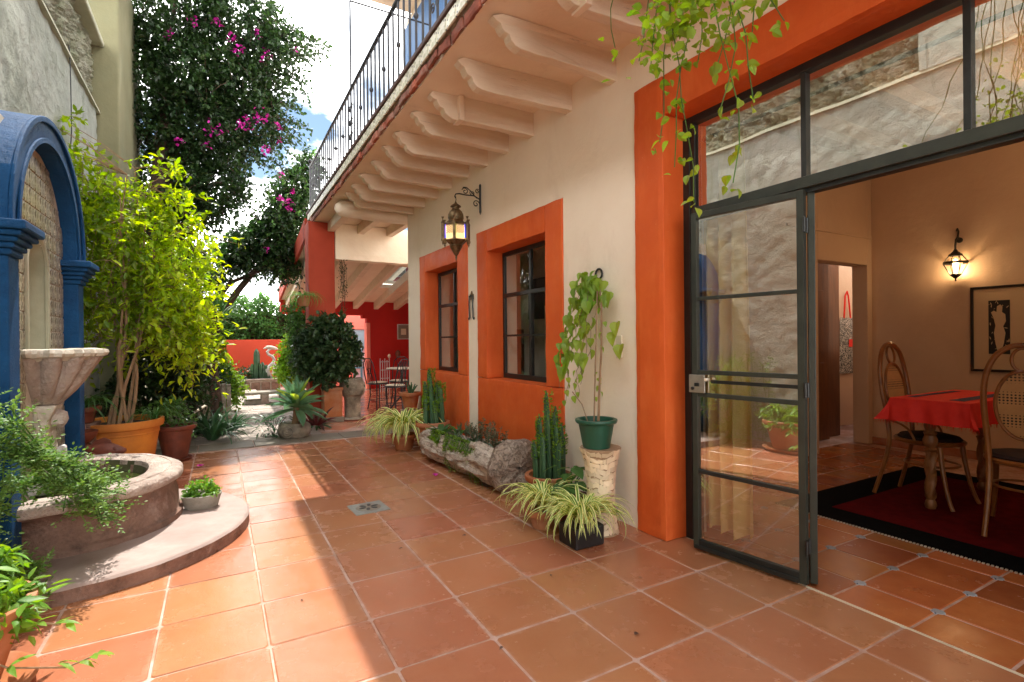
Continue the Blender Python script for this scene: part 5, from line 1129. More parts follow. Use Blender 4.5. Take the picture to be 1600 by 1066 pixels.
# large ochre pot with the yellow-green shrub
t_ = thing('potted_shrub', 'tall yellow green leafy shrub in large ochre pot behind the fountain basin', 'shrub', (-3.70, 4.98, 0))
m = pot_mesh(.30, .40, .66, .03, .09, 48); p_ = obj('pot', m, 'ochre_pot', t_, True, bevel=.006); obj('soil', MB().lathe([(.001, .60), (.385, .60)], n=24), 'soil', p_)
obj('pot_band', MB().lathe([(.372, .50), (.384, .505), (.386, .52), (.376, .525)], n=48), 'ochre_pot', p_, True)
m = MB(); tips = []
for k in range(8):
    a = 2.4 * k; pts = [(.10 * math.cos(a), .10 * math.sin(a), .58)]; q = Vector(pts[0]); H = U(2.4, 3.5); lean = Vector((U(.0, .32), U(-.05, .12), 0))
    for j in range(10): q = q + Vector((lean.x * .16 + U(-.04, .04), lean.y * .16 + U(-.04, .04), H / 11)); pts.append(tuple(q))
    m.tube(pts, [.020 - .0014 * j for j in range(11)], 6); tips.append(pts)
obj('trunk', m, 'pale_stem', t_, True)
B = [(-.25, .2, 3.2, .25, .3, .45, 1.2), (-.42, .1, 3.7, .18, .2, .32, .7), (-.35, .2, 2.0, .3, .35, .5, 1.0), (-.3, .2, 2.9, .3, .3, .4, .8), (.05, .1, 2.9, .45, .4, .45, 1.8), (.45, .1, 3.35, .20, .25, .50, .8), (.78, .15, 2.75, .2, .25, .35, .6), (.25, .15, 2.4, .55, .45, .45, 2.8), (.55, .2, 2.15, .45, .45, .35, 1.8), (.1, .1, 2.05, .45, .45, .35, 1.6), (.6, .15, 1.85, .35, .4, .32, 1.5), (-.42, .15, 2.5, .25, .35, .5, .8), (.7, .1, 1.55, .2, .25, .22, .5)]
P, D, tw = sprays(B, 860, .42, 12, .45, .5, .75, .0)
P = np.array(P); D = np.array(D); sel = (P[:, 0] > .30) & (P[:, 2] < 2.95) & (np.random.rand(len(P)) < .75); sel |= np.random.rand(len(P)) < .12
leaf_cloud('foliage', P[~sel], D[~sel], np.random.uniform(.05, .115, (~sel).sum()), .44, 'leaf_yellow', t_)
leaf_cloud('foliage', P[sel], D[sel], np.random.uniform(.05, .12, sel.sum()), .44, 'leaf_gold', t_, label='golden yellow leaves with sunlight painted into their colour')
m = MB()
for a, b in random.sample(tw, 260): 
    c = min((q for t in tips for q in t), key=lambda q: (Vector(q) - Vector(a)).length); m.tube([c, tuple((Vector(c) + Vector(a)) / 2 + Vector((0, 0, .03))), tuple(a), tuple(b)], [.006, .005, .004, .002], 3)
obj('twig', m, 'pale_stem', t_, kind='stuff')
yl = leafmesh('leaf', 'leaf_gold', LANCE, .3, .3)
for k in np.random.choice(np.where(sel)[0], 240): q = P[k]; inst('leaf', yl, t_, tuple(q + D[k] * .02), (U(-.6, .6), U(-.2, 1.0), math.atan2(D[k][1], D[k][0])), U(.08, .125))
SPL = [blade('leaf', 'leaf_mid', U(.35, .5), .014, U(1.1, 1.45), U(1.6, 2.3), 9, .3) for _ in range(5)]
t_ = thing('grassy_plant', 'arching grassy leaved plant hanging in shade left of the shrub trunk', 'plant', (-4.0, 4.75, .68)); rosette(t_, SPL, 60, (0, 0, .12), .05, .9, 1.5, tilt=.3); pot(t_, .11, .15, .17, 'redclay', loc=(0, 0, 0))
tag(obj('plant_ledge', MB().box(-.15, .15, -.15, .15, 0, .675), 'cantera_red', None, loc=(-4.0, 4.75, 0)), 'dark stone ledge block carrying the grassy plant beside the wall', 'ledge')
t_ = thing('grassy_plant', 'arching grassy leaved plant spilling from the right edge of the ochre pot', 'plant', (-3.38, 5.15, .62)); rosette(t_, SPL, 55, (0, 0, 0), .04, .8, 1.2, tilt=.3)
t_ = thing('terracotta_pot', 'dark brownish terracotta pot with leafy plant right of the ochre pot', 'potted plant', (-3.21, 5.70, 0)); pot(t_, .135, .215, .43, 'redclay', loc=(0, 0, .03)); obj('saucer', MB().lathe([(.001, 0), (.17, 0), (.20, .035), (.185, .035), (.16, .012), (.001, .012)], n=32), 'redclay', t_, True)
P, D, tw = sprays([(0, 0, .62, .22, .2, .18, 1)], 50, .16, 7, .4, .3); leaf_cloud('foliage', P, D, .06, .6, 'leaf_mid', t_)
# wide shallow dish behind the clay fish
t_ = thing('shallow_dish', 'wide shallow dark clay dish tilted behind the clay fish', 'dish', (-4.0, 4.42, .50)); m = MB(); m.lathe([(.001, 0), (.12, .01), (.19, .08), (.20, .13), (.18, .13), (.12, .04), (.001, .03)], n=28); obj('dish', m, 'redclay', t_, True); obj('stand', MB().lathe([(.001, -.50), (.13, -.50), (.11, 0), (.001, 0)], n=16), 'redclay', t_)
# small oval pot on the fountain step
t_ = thing('oval_planter', 'small oval weathered concrete planter with low greens on the fountain step', 'planter', (-2.85, 2.86, .106)); m = MB()
m.lathe([(.001, 0), (.115, 0), (.125, .01), (.15, .10), (.158, .115), (.145, .118), (.135, .095), (.001, .09)], n=32); displace(m, .004, 20); o = obj('pot', m, 'concrete_pot', t_, True); o.scale = (1, .8, 1)
P, D, tw = sprays([(0, 0, .14, .11, .08, .05, 1)], 70, .06, 8, .6, .0); leaf_cloud('foliage', P, D, .035, .6, 'leaf_bright', t_)
# front left pot with long leaves
t_ = thing('potted_nandina', 'bright green lance leaved plant in terracotta pot in the near left corner', 'potted plant', (-3.76, .72, 0)); pot(t_, .20, .30, .36, 'terracotta_pot', loc=(0, 0, .04)); obj('saucer', MB().lathe([(.001, 0), (.27, 0), (.33, .05), (.315, .05), (.26, .015), (.001, .015)], n=36), 'terracotta_pot', t_, True)
nl = [leafmesh('leaf', 'leaf_bright', LANCE, c, .25) for c in (.1, .3, .5)]; m = MB()
for k in range(34):
    a = 2.4 * k; r = U(.05, .22); L = U(.15, .42); lean = U(.2, 1.3); p0 = Vector((r * math.cos(a), r * math.sin(a), .36)); 
    if k % 3 == 0: a = U(-.9, .3); lean = U(.9, 1.5)
    d = Vector((math.cos(a) * math.sin(lean), math.sin(a) * math.sin(lean), math.cos(lean))); pts = [p0 + d * L * f + Vector((0, 0, -.10 * f * f * L / .3)) for f in (0, .25, .5, .75, 1)]
    m.tube(pts, .0035, 4)
    for q in range(8): f = .25 + .75 * q / 7; p = p0 + d * L * f + Vector((0, 0, -.10 * f * f * L / .3)); az = a + (1 if q % 2 else -1) * U(.5, 1.2); inst('leaf', random.choice(nl), t_, p, (U(-.5, .5), U(-.5, .6), az), U(.07, .12))
obj('stem', m, 'leaf_mid', t_)
P, D, tw = sprays([(0, 0, .44, .28, .26, .12, 1)], 150, .14, 9, .5, .2); leaf_cloud('foliage', P, D, np.random.uniform(.06, .10, len(P)), .36, 'leaf_bright', t_)
m = MB(); m.tube([(.1, -.1, .36), (.24, -.12, .36), (.36, -.14, .33), (.44, -.14, .30)], .004, 5); m.tube([(.1, -.2, .34), (.3, -.26, .22), (.48, -.25, .16), (.58, -.22, .17)], .004, 5); obj('stem', m, 'pale_stem', t_)
for (x, y, z) in [(.24, -.12, .36), (.3, -.13, .35), (.36, -.14, .33), (.42, -.14, .31), (.46, -.14, .30), (.45, -.24, .18), (.52, -.24, .165), (.58, -.22, .17), (.3, -.25, .22), (.56, -.22, .17)]:
    for s in (-1, 1): inst('leaf', random.choice(nl), t_, (x, y, z), (U(-.4, .4), U(-.5, .2), U(-.3, .3) + s * U(.3, 1.1)), U(.07, .11))
# ferny jasmine over the near column of the fountain
t_ = thing('feathery_vine', 'light green feathery leaved vine spilling over the near fountain column and basin rim', 'plant', (-3.95, 1.45, 0)); m = MB(); P = []; D = []
random.seed(121)
def runner(pts, dens=13, spread=.09, ls=.032):
    V = [Vector(p) for p in pts]; m.tube(V, .004, 4)
    for i in range(len(V) - 1):
        n_ = int((V[i + 1] - V[i]).length * dens * 3)
        for k in range(n_):
            b = V[i].lerp(V[i + 1], rnd()); d = Vector(rand_dir(1)[0]); d.z = d.z * .5 + .15; d.normalize(); L = U(.4, 1) * spread * 1.4
            for q in range(7):
                c = b + d * L * (q + 1) / 7 + Vector((0, 0, -.25 * L * (q / 7) ** 2)); side = d.cross(Vector((0, 0, 1))) * (1 if q % 2 else -1); P.append(tuple(c)); D.append(tuple(side + d * .6))
            P.append(tuple(b + d * L * 1.05)); D.append(tuple(d))
# main bush on the near side, left of the column, reaching right over basin
for k in range(28):
    x, y = U(-.15, .08), U(-.35, .10); z0 = U(.0, .3); H = U(.6, 1.35)
    runner([(x, y, z0), (x + U(-.02, .1), y + U(-.1, .1), H * .6), (x + U(0, .2), y + U(-.15, .12), H)], 14, .10)
for k in range(15):
    y = U(.1, .5); x0 = U(.10, .25); runner([(x0, .0, U(.9, 1.2)), (x0 + .15, y * .5, U(.8, .95)), (x0 + U(.2, .36), y, U(.62, .78)), (x0 + U(.25, .5), y + U(0, .2), U(.38, .6))], 13, .10)
for k in range(12):
    y = U(.45, .75); runner([(.2, .3, .7), (.35, .5, .64), (.5, y, .55), (.55 + U(0, .12), y, U(.32, .45))], 12, .09)
for k in range(14):
    runner([(.05, -.1, .5), (.2, .0, .35), (.25 + U(0, .12), U(-.1, .25), U(.05, .25))], 12, .09)
obj('stem', m, 'leaf_mid', t_, kind='stuff'); leaf_cloud('foliage', P, D, .026, .55, 'leaf_fern', t_)
print('fern leaves', len(P))

# ================================================================== BEYOND: TREES, PILLAR PLANTS, FAR COURT
def crown(t_, B, n, length, per, size, ratio, mat, outward=.5, droop=.3, twigs=200, tmat='bark', anchor=None, shell=.2):
    P, D, tw = sprays(B, n, length, per, outward, droop, .75, shell); L = np.random.uniform(size * .7, size * 1.25, len(P)); o = leaf_cloud('foliage', P, D, L, ratio, mat, t_)
    m = MB()
    for a, b in random.sample(tw, min(twigs, len(tw))): m.tube([a, (np.array(a) + np.array(b)) / 2 + np.array([0, 0, .03]), b], [.008, .006, .003], 3)
    obj('twig', m, tmat, t_, kind='stuff'); return P, D, tw
np.random.seed(5); random.seed(5)
bt = thing('bougainvillea_tree', 'large dark bougainvillea tree with magenta blossoms above the courtyard wall', 'tree', (-3.62, 8.9, 0))
m = MB(); m.tube([(0, 0, 0), (.05, .02, 1.5), (-.05, 0, 3.0), (.02, -.05, 4.6), (.15, 0, 5.8)], [.17, .14, .13, .12, .09], 10); m.tube([(.18, .1, 0), (.22, .05, 1.6), (.12, .1, 3.2), (.2, .1, 5.0), (.4, .1, 6.2)], [.10, .09, .085, .08, .05], 8); displace(m, .02, 5)
for br_ in ([(.0, 0, 4.4), (.6, 0, 5.2), (1.3, .1, 5.9), (2.1, 0, 6.4)], [(.1, 0, 5.2), (.5, .1, 6.2), (1.0, .1, 7.1), (1.9, 0, 7.6)], [(0, 0, 4.0), (.5, -.2, 4.3), (1.0, -.2, 4.5)], [(.1, 0, 5.6), (.1, 0, 6.6), (.3, 0, 7.8)]): m.tube(br_, [.07, .05, .035, .02], 6)
obj('trunk', m, 'bark', bt, True)
B = [(.3, 0, 7.8, .9, .6, .9, 2.2), (1.2, 0, 7.9, .8, .6, .7, 1.8), (1.9, 0, 7.3, .5, .5, .45, 1.0), (.5, 0, 6.6, .9, .6, .7, 2.6), (1.3, 0, 6.5, .7, .5, .6, 1.8), (1.7, 0, 5.9, .4, .4, .4, .6), (.6, 0, 5.5, .8, .5, .6, 2.2), (1.0, .0, 5.25, .5, .45, .35, .7), (.9, -.1, 4.5, .55, .4, .35, 1.1), (.5, -.2, 4.1, .45, .35, .3, .8), (-.15, -.1, 6.2, .35, .4, .9, .8), (-.1, .5, 5.0, .5, .4, .7, 1.2), (-.05, .5, 4.0, .5, .4, .6, 1.2), (.2, .5, 3.2, .5, .4, .5, 1.0), (-.05, -1.9, 8.0, .45, .9, .8, 1.8), (.1, -2.5, 8.4, .4, .5, .6, .8)]  # last two clumps added above the frame to cast shade on the wall
P1, D1, tw1 = crown(bt, B, 5000, .38, 10, .085, .62, 'leaf_dark', .5, .45, 500)
# outer wispy sprays
P = []; D = []; m = MB()
for (x, z) in [(2.0, 8.0), (2.3, 7.7), (2.1, 7.4), (2.2, 7.0), (1.9, 6.8), (2.0, 6.4), (2.15, 6.0), (1.9, 5.6), (1.7, 5.3), (2.6, 7.9), (2.35, 7.95)]:
    for q in range(4):
        o = np.array([x - .35, U(-.2, .2), z - .1]); d = np.array([1, U(-.3, .3), U(-.35, .35)]); pts = [o + d * .75 * f + np.array([0, 0, -.22 * f * f]) for f in np.linspace(0, 1, 9)]; m.tube([tuple(p) for p in pts], [.008 - .0007 * i for i in range(9)], 4)
        for p in pts:
            for r in range(4): P.append(p + rand_dir(1)[0] * .05); D.append(rand_dir(1)[0] + np.array([0, 0, -.2]))
leaf_cloud('foliage', P, D, .085, .6, 'leaf_dark', bt); obj('twig', m, 'bark', bt, kind='stuff')
def blooms(t_, spots, n=26):
    P = []; D = []
    for (x, y, z, r) in spots:
        for k in range(int(n * r / .1)): P.append((x + random.gauss(0, r * .6), y + random.gauss(0, r * .5), z + random.gauss(0, r * .6))); D.append(rand_dir(1)[0])
    leaf_cloud('blossoms', P, D, .065, .9, 'magenta', t_, label='bright magenta papery blossoms')
blooms(bt, [(1.35, -.5, 5.55, .10), (1.6, -.45, 5.75, .13), (1.95, -.3, 5.7, .07), (.85, -.55, 5.35, .11), (.75, -.55, 5.05, .05), (1.2, -.4, 7.1, .09), (1.3, -.5, 6.9, .07), (.95, -.5, 7.3, .06), (1.75, -.4, 6.95, .08), (2.3, -.2, 7.3, .05), (1.75, -.3, 5.2, .06), (.35, -.6, 5.05, .06), (.6, -.5, 7.2, .05), (2.0, -.1, 5.5, .05), (1.6, -.4, 7.35, .06), (2.0, -.1, 4.35, .05), (.2, -.5, 6.9, .06)])
b2 = thing('bougainvillea', 'second bougainvillea climbing on the roof corner beside the balcony railing', 'tree', (-2.75, 11.4, 0))
m = MB(); m.tube([(-.2, 0, 0), (-.1, 0, 1.2), (.05, -.1, 2.1), (.5, -.3, 2.8), (.95, -.4, 3.4), (1.4, -.4, 4.2)], [.09, .085, .08, .07, .06, .04], 8); m.tube([(.05, -.1, 2.1), (-.1, -.2, 2.35), (.3, -.3, 2.9), (.85, -.5, 3.15), (1.3, -.5, 3.3)], [.07, .05, .045, .035, .02], 6); obj('trunk', m, 'bark', b2, True)
B = [(.75, -.4, 3.75, .55, .4, .45, 2.2), (1.2, -.4, 4.0, .5, .4, .5, 2.4), (1.35, -.5, 3.45, .4, .35, .3, 1.5), (1.45, -.4, 4.7, .42, .4, .45, 1.8), (1.75, -.3, 5.3, .38, .35, .4, 1.4), (1.65, -.4, 4.3, .4, .35, .45, 1.6), (.3, -.3, 3.6, .3, .3, .3, .7), (.0, -.2, 3.3, .35, .3, .4, .8), (-.2, 0, 2.7, .35, .35, .5, .8), (2.0, -.3, 5.8, .2, .3, .3, .6)]
crown(b2, B, 1500, .34, 10, .095, .65, 'leaf_dark', .5, .35, 300); blooms(b2, [(1.45, -.9, 4.75, .09), (1.0, -.9, 3.6, .06), (1.35, -.8, 5.35, .06), (1.55, -.8, 5.0, .05), (1.5, -.8, 4.6, .08)])
P, D, tw = sprays(B, 260, .3, 8, .6, .2); leaf_cloud('foliage', P, D, .09, .6, 'leaf_mid', b2)
# hedge on the back wall
np.random.seed(9)
bw = thing('red_garden_wall', 'low orange red wall closing the far end of the paved court', 'wall', (-2.2, 17.3, 0)); obj('wall', MB().box(-3, 2.4, -.1, .15, 0, 1.62), 'redwall', bw, bevel=.015)
hg = thing('hedge', 'tall dense sunlit green hedge behind the red garden wall', 'hedge', (-2.2, 18.2, 0))
obj('branches', MB().box(-3.0, 2.9, -.1, .3, 0, 2.5), 'bark', hg)
def boxcloud(n, x0, x1, y0, y1, z0, z1): return np.random.uniform([x0, y0, z0], [x1, y1, z1], (n, 3))
P = boxcloud(20000, -3.2, 3.0, -.55, .5, 1.2, 3.05); P[:, 2] += .14 * np.sin(P[:, 0] * 3.1) + .1 * np.sin(P[:, 0] * 7.7 + 1); P[:, 1] -= .18 * np.sin(P[:, 0] * 4 + P[:, 2] * 5); leaf_cloud('foliage', P, rand_dir(len(P)) + [0, -.3, -.2], np.random.uniform(.09, .15, len(P)), .6, 'leaf_mid', hg)
# cactus bed: stone trough with cacti, statue
tr_ = thing('stone_trough', 'carved pinkish stone trough below the red garden wall', 'trough', (-1.65, 15.6, 0)); m = MB(); m.box(-.55, .62, -.25, .5, 0, .36); obj('block', m, 'cantera', tr_, bevel=.02); 
for k in range(4): obj('carved_panel', MB().box(-.48 + k * .28, -.24 + k * .28, -.275, -.25, .07, .30), 'cantera_red', tr_, bevel=.015)
obj('lip', MB().box(-.58, .65, -.29, .52, .361, .40), 'cantera', tr_, bevel=.012); obj('soil', MB().box(-.5, .6, -.2, .45, .401, .41), 'soil', tr_)
random.seed(130)
for (x, y, h, r, lb) in [(-.03, .1, .92, .09, 'tall dark columnar cactus against the red garden wall'), (.14, .15, .50, .06, 'shorter grey green cactus between tall cactus and crane statue'), (.24, .05, .42, .06, 'small cactus at the foot of the crane statue')]:
    c = thing('column_cactus', lb, 'cactus', (-1.65 + x, 15.6 + y, .41)); obj('stem', rib_stem(h, r), 'cactus_green', c)
    for k in range(2): obj('arm', rib_stem(h * .5, r * .6, bend=(U(-.05, .05), 0)), 'cactus_green', c, loc=(r * 1.4 * (1 if k else -1), -.03, 0))
sg = thing('crane_statue', 'pale twisting crane bird statue in front of the red garden wall', 'statue', (-1.28, 15.65, .40))
m = MB(); m.tube([(0, 0, 0), (-.07, 0, .12), (-.10, 0, .26), (-.02, 0, .38), (.07, 0, .48), (.10, 0, .58), (.05, 0, .68), (-.06, 0, .74), (-.10, 0, .82), (-.04, 0, .90), (.05, 0, .93)], [.05, .07, .075, .06, .05, .045, .04, .04, .04, .038, .03], 10); obj('neck', m, 'fish_white', sg, True)
m = MB(); m.tube([(.05, 0, .10), (.12, 0, .2), (.14, 0, .34), (.09, 0, .45)], [.05, .09, .085, .03], 10); obj('body', m, 'white_stone', sg, True)
m = MB(); m.tube([(-.20, 0, .93), (-.10, 0, .97), (.02, 0, .96), (.14, 0, .93), (.22, 0, .90)], [.01, .05, .06, .05, .01], 8); obj('wing', m, 'white_stone', sg, True)
sh_ = thing('low_shrubs', 'dark low shrubs at left of the stone trough', 'shrub', (-2.35, 15.7, 0)); crown(sh_, [(0, 0, .32, .5, .4, .3, 1), (.4, .2, .5, .35, .3, .2, .6)], 260, .2, 9, .07, .6, 'leaf_dark', twigs=40)
yp = thing('yellow_pot', 'small yellow banded pot beside the stone trough', 'pot', (-2.33, 14.7, .12)); obj('pot', pot_mesh(.07, .10, .20, .01, .03), 'concrete_pot', yp, True); obj('band', MB().lathe([(.105, .11), (.113, .12), (.115, .20), (.105, .205)], n=24), 'yellow_paint', yp)
tag(obj('stone_block', MB().box(-.16, .55, -.2, .2, 0, .13), 'cantera', None, bevel=.015, loc=(-2.3, 14.6, 0)), 'pale low stone block under the yellow pot', 'block')
bn = thing('stone_bench', 'low grey stone slab bench in the sunlit paved court', 'bench', (-1.75, 12.0, 0)); obj('seat', MB().box(-.42, .55, -.22, .30, .24, .30), 'concrete_pot', bn, bevel=.012); obj('leg', MB().box(-.05, .12, -.17, .25, 0, .24), 'cantera', bn, bevel=.01); obj('leg', MB().box(.38, .50, -.17, .25, 0, .24), 'cantera', bn, bevel=.01)
obj('base', MB().box(-.42, -.05, -.18, .26, 0.001, .10), 'concrete_pot', bn, bevel=.01)
# side shrubs in court (left side greenery) 
random.seed(140); np.random.seed(140)
g = thing('side_shrub', 'dense shaded shrub mass with small leaves along the left court wall', 'shrub', (-3.4, 9.3, 0)); crown(g, [(0, 0, 1.3, .45, .5, .6, 2), (.3, .2, .8, .5, .5, .5, 2), (-.2, -.4, 2.0, .4, .4, .5, 1.4), (.2, .5, 2.3, .4, .5, .5, 1)], 900, .25, 9, .075, .6, 'leaf_dark', twigs=200)
g = thing('flowering_shrub', 'light green speckled shrub leaning over the court by the dark trunk', 'shrub', (-2.85, 10.6, 0)); crown(g, [(0, 0, .9, .45, .45, .4, 2), (.3, .1, .5, .3, .4, .3, 1.2), (-.1, 0, 1.4, .35, .4, .35, 1)], 650, .2, 9, .075, .6, 'leaf_bright', twigs=120)
g = thing('wall_bush', 'sunlit light green bush at the foot of the gallery behind the agave', 'shrub', (-1.15, 9.9, 0)); crown(g, [(.12, 0, 1.1, .25, .4, .5, 2), (.05, 0, 1.75, .25, .4, .45, 1.6), (.15, 0, .5, .25, .4, .4, 1), (-.02, 0, 2.2, .2, .3, .3, .5)], 600, .2, 9, .07, .6, 'leaf_mid', twigs=120)
g = thing('backlit_shrub', 'yellow green backlit shrub beside the court bench', 'shrub', (-1.45, 13.9, 0)); crown(g, [(.50, 0, .8, .28, .4, .4, 2), (.60, 0, 1.3, .25, .4, .4, 1.2)], 380, .22, 9, .10, .6, 'leaf_bright', twigs=80)
g = thing('shade_shrub', 'dark leafy shrub in deep shade between the ochre pot and the leaning trunk', 'shrub', (-3.45, 6.75, 0)); crown(g, [(0, 0, 1.2, .42, .35, .45, 2), (.1, .1, 1.8, .4, .35, .4, 1.6), (-.25, 0, .8, .35, .35, .35, 1.2), (.3, .1, .9, .3, .3, .3, 1), (-.1, .2, 2.3, .35, .3, .35, 1)], 900, .25, 9, .075, .55, 'leaf_dark', twigs=200)
# dark leaning trunk with yucca head
yc = thing('yucca_tree', 'dark leaning yucca trunk with spiky head of narrow leaves', 'tree', (-2.76, 8.15, 0)); m = MB(); m.tube([(.0, 0, 0), (.02, -.05, .3), (-.01, 0, .8), (-.06, .05, 1.2), (-.14, .1, 1.55), (.0, .2, 2.0)], [.12, .10, .085, .08, .07, .06], 10); displace(m, .015, 7); obj('trunk', m, 'bark', yc, True)
YB = [blade('leaf', 'leaf_mid', U(.5, .7), .035, U(.3, .7), U(.1, .5), 7, .3, 0, .3) for _ in range(4)]
for k in range(70): inst('leaf', random.choice(YB), yc, (.08 + U(-.03, .03), .2, 1.98 + U(-.08, .08)), (0, -U(-.7, 1.2), U(0, 6.28)), U(.7, 1.1))
# strap-leaved clump below it
SB = [blade('leaf', 'leaf_strap', U(.5, .75), .05, U(.9, 1.35), U(.5, 1.3), 7, .3, 0, .4) for _ in range(6)]
for (x, y, n, s_, lb) in [(-2.80, 6.95, 60, 1.0, 'dark strap leaved clump at the near end of the garden bed'), (-2.98, 7.7, 45, 1.1, 'strap leaved clump behind, left of the dark trunk'), (-2.55, 7.6, 40, .9, 'strap leaved clump right of the dark leaning trunk')]:
    t_ = thing('agapanthus', lb, 'plant', (x, y, 0)); rosette(t_, SB, n, (0, 0, .02), .10, s_ * .75, s_ * 1.15, tilt=.35)
# pale plank planter wall
t_ = thing('plank_fence', 'low fence of pale vertical bark planks beyond the strap leaved plants', 'fence', (-3.5, 8.75, 0)); random.seed(9)
for k in range(12): o = obj('plank', MB().box(0, .075, -.015, .015, 0, .74 + U(-.03, .05)), 'carved_wood', t_, bevel=.008, loc=(k * .083, U(-.01, .01), 0))
m = MB(); m.tube([(-3.15, 7.9, .30), (-2.62, 9.3, .52)], .022, 8); tag(obj('bamboo_rail', m, 'pale_plastic', None, True), 'pale wooden rail running beside the dark trunk', 'rail')
for (x, y, r, lb) in [(-2.62, 11.9, .13, 'small terracotta pot by the left edge of the sunlit court'), (-2.65, 13.2, .11, 'far terracotta pot near the yellow pot')]:
    t_ = thing('terracotta_pot', lb, 'pot', (x, y, 0)); pot(t_, r * .7, r, r * 1.7, 'ochre_pot'); P, D, tw = sprays([(0, 0, r * 2.3, r, r, r, 1)], 40, .1, 7); leaf_cloud('foliage', P, D, .05, .6, 'leaf_mid', t_)
# agave in carved pot
ag = thing('agave', 'large pale green agave rosette on a short trunk in a round carved pot', 'agave', (-1.66, 6.62, 0))
m = MB(); m.lathe([(.001, 0), (.20, 0), (.235, .05), (.25, .12), (.235, .19), (.19, .235), (.17, .235), (.001, .2)], n=36); displace(m, .006, 9); ap_ = obj('pot', m, 'carved_wood', ag, True)
for r in (.085, .055, .028):
    m = MB(); m.tube([(r * math.cos(a / 20 * 2 * PI), 0, r * math.sin(a / 20 * 2 * PI)) for a in range(21)], .009, 6); o = obj('carved_ring', m, 'carved_wood', ap_, True, loc=(-.13, -.215, .12)); o.rotation_euler = (0, 0, -.55)
m = MB(); m.tube([(.0, 0, .18), (.02, 0, .3), (.04, 0, .48)], [.05, .045, .055], 10); displace(m, .008, 20); obj('trunk', m, 'pale_stem', ag, True)
AB = [blade('leaf', 'leaf_agave', U(.54, .62), .15, e, d, 9, .35, 0, .5, .3) for e, d in ((.2, .5), (.45, .5), (.7, .45), (.95, .35), (1.2, .2), (1.35, .1), (-.1, .4))]
ABp = [blade('leaf', 'leaf_agave_pale', U(.50, .56), .13, e, d, 9, .35, 0, .5, .3) for e, d in ((.8, .35), (1.2, .2))]
random.seed(150)
for k in range(38):
    f = k / 37; e = 6 if f < .12 else min(5, int(f * 6)); inst('leaf', AB[e], ag, (.04, 0, .44 + .08 * f), (U(-.1, .1), U(-.08, .08), 2.39996 * k), U(.9, 1.1) * (1 - .25 * f))
for a in (-1.0, -1.9, -.3, -2.6): inst('leaf', random.choice(ABp), ag, (.04, -.03, .52), (U(-.1, .1), U(-.1, .1), a), .95)
t_ = thing('bamboo_ground_plant', 'dark lance leaved ground plant spreading at the foot of the agave pot', 'plant', (-1.95, 6.85, 0)); LB = [blade('leaf', 'leaf_strap', U(.14, .22), .035, U(.1, .9), U(.3, .8), 5, .25, 0, .4) for _ in range(4)]
for k in range(90): inst('leaf', random.choice(LB), t_, (U(-.22, .22), U(-.12, .2), U(.03, .35)), (U(-.3, .3), U(-.2, .5), U(0, 6.28)), U(.7, 1.2))
m = MB()
for k in range(12): m.tube([(U(-.05, .05), U(-.05, .05), 0), (U(-.2, .2), U(-.1, .15), U(.2, .35))], .004, 4)
obj('stem', m, 'bark', t_)
t_ = thing('red_leaved_plant', 'dark reddish leaved plant in shade beside the brick pedestal', 'plant', (-1.22, 7.3, 0)); leafmat('leaf_red', (.16, .02, .03), (.05, .03, .02), .3)
RB = [blade('leaf', 'leaf_red', U(.25, .35), .05, U(.6, 1.3), U(.3, .8), 6, .25, 0, .4) for _ in range(3)]; rosette(t_, RB + LB, 46, (0, 0, .05), .12, .9, 1.5, tilt=.4)
# pedestal with round bush
pd_ = thing('pedestal', 'square terracotta coloured pedestal with cap under the round bush', 'pedestal', (-.835, 7.98, 0)); obj('shaft', MB().box(-.165, .165, -.17, .17, .10, .60), 'terracotta_pot', pd_, bevel=.01); obj('cap', MB().box(-.18, .18, -.19, .19, .601, .66), 'terracotta_pot', pd_, bevel=.01); obj('base', MB().box(-.19, .19, -.19, .19, 0, .099), 'strip_stone', pd_, bevel=.01)
rb = thing('round_bush', 'dense round dark green potted bush standing on the terracotta coloured pedestal', 'bush', (-.90, 7.92, .66)); pot(rb, .11, .15, .2, 'redclay')
np.random.seed(44); P, D, tw = sprays([(0, 0, .72, .44, .42, .47, 3), (-.26, 0, .62, .22, .3, .3, .8), (.22, 0, .72, .22, .3, .35, .8), (0, 0, .38, .36, .35, .2, .8), (.12, 0, 1.12, .2, .2, .16, .5), (-.38, 0, .85, .14, .2, .16, .4), (.36, 0, .5, .16, .2, .18, .4), (-.1, 0, 1.15, .12, .2, .12, .25)], 720, .18, 11, .7, .2, .7, .75); leaf_cloud('foliage', P, D, np.random.uniform(.06, .10, len(P)), .75, 'leaf_bush', rb)
m = MB()
for a, b in tw[:60]: m.tube([(0, 0, .18), tuple(np.array(a) * .6 + np.array([0, 0, .2])), tuple(a)], [.012, .008, .004], 4)
obj('stem', m, 'bark', rb)
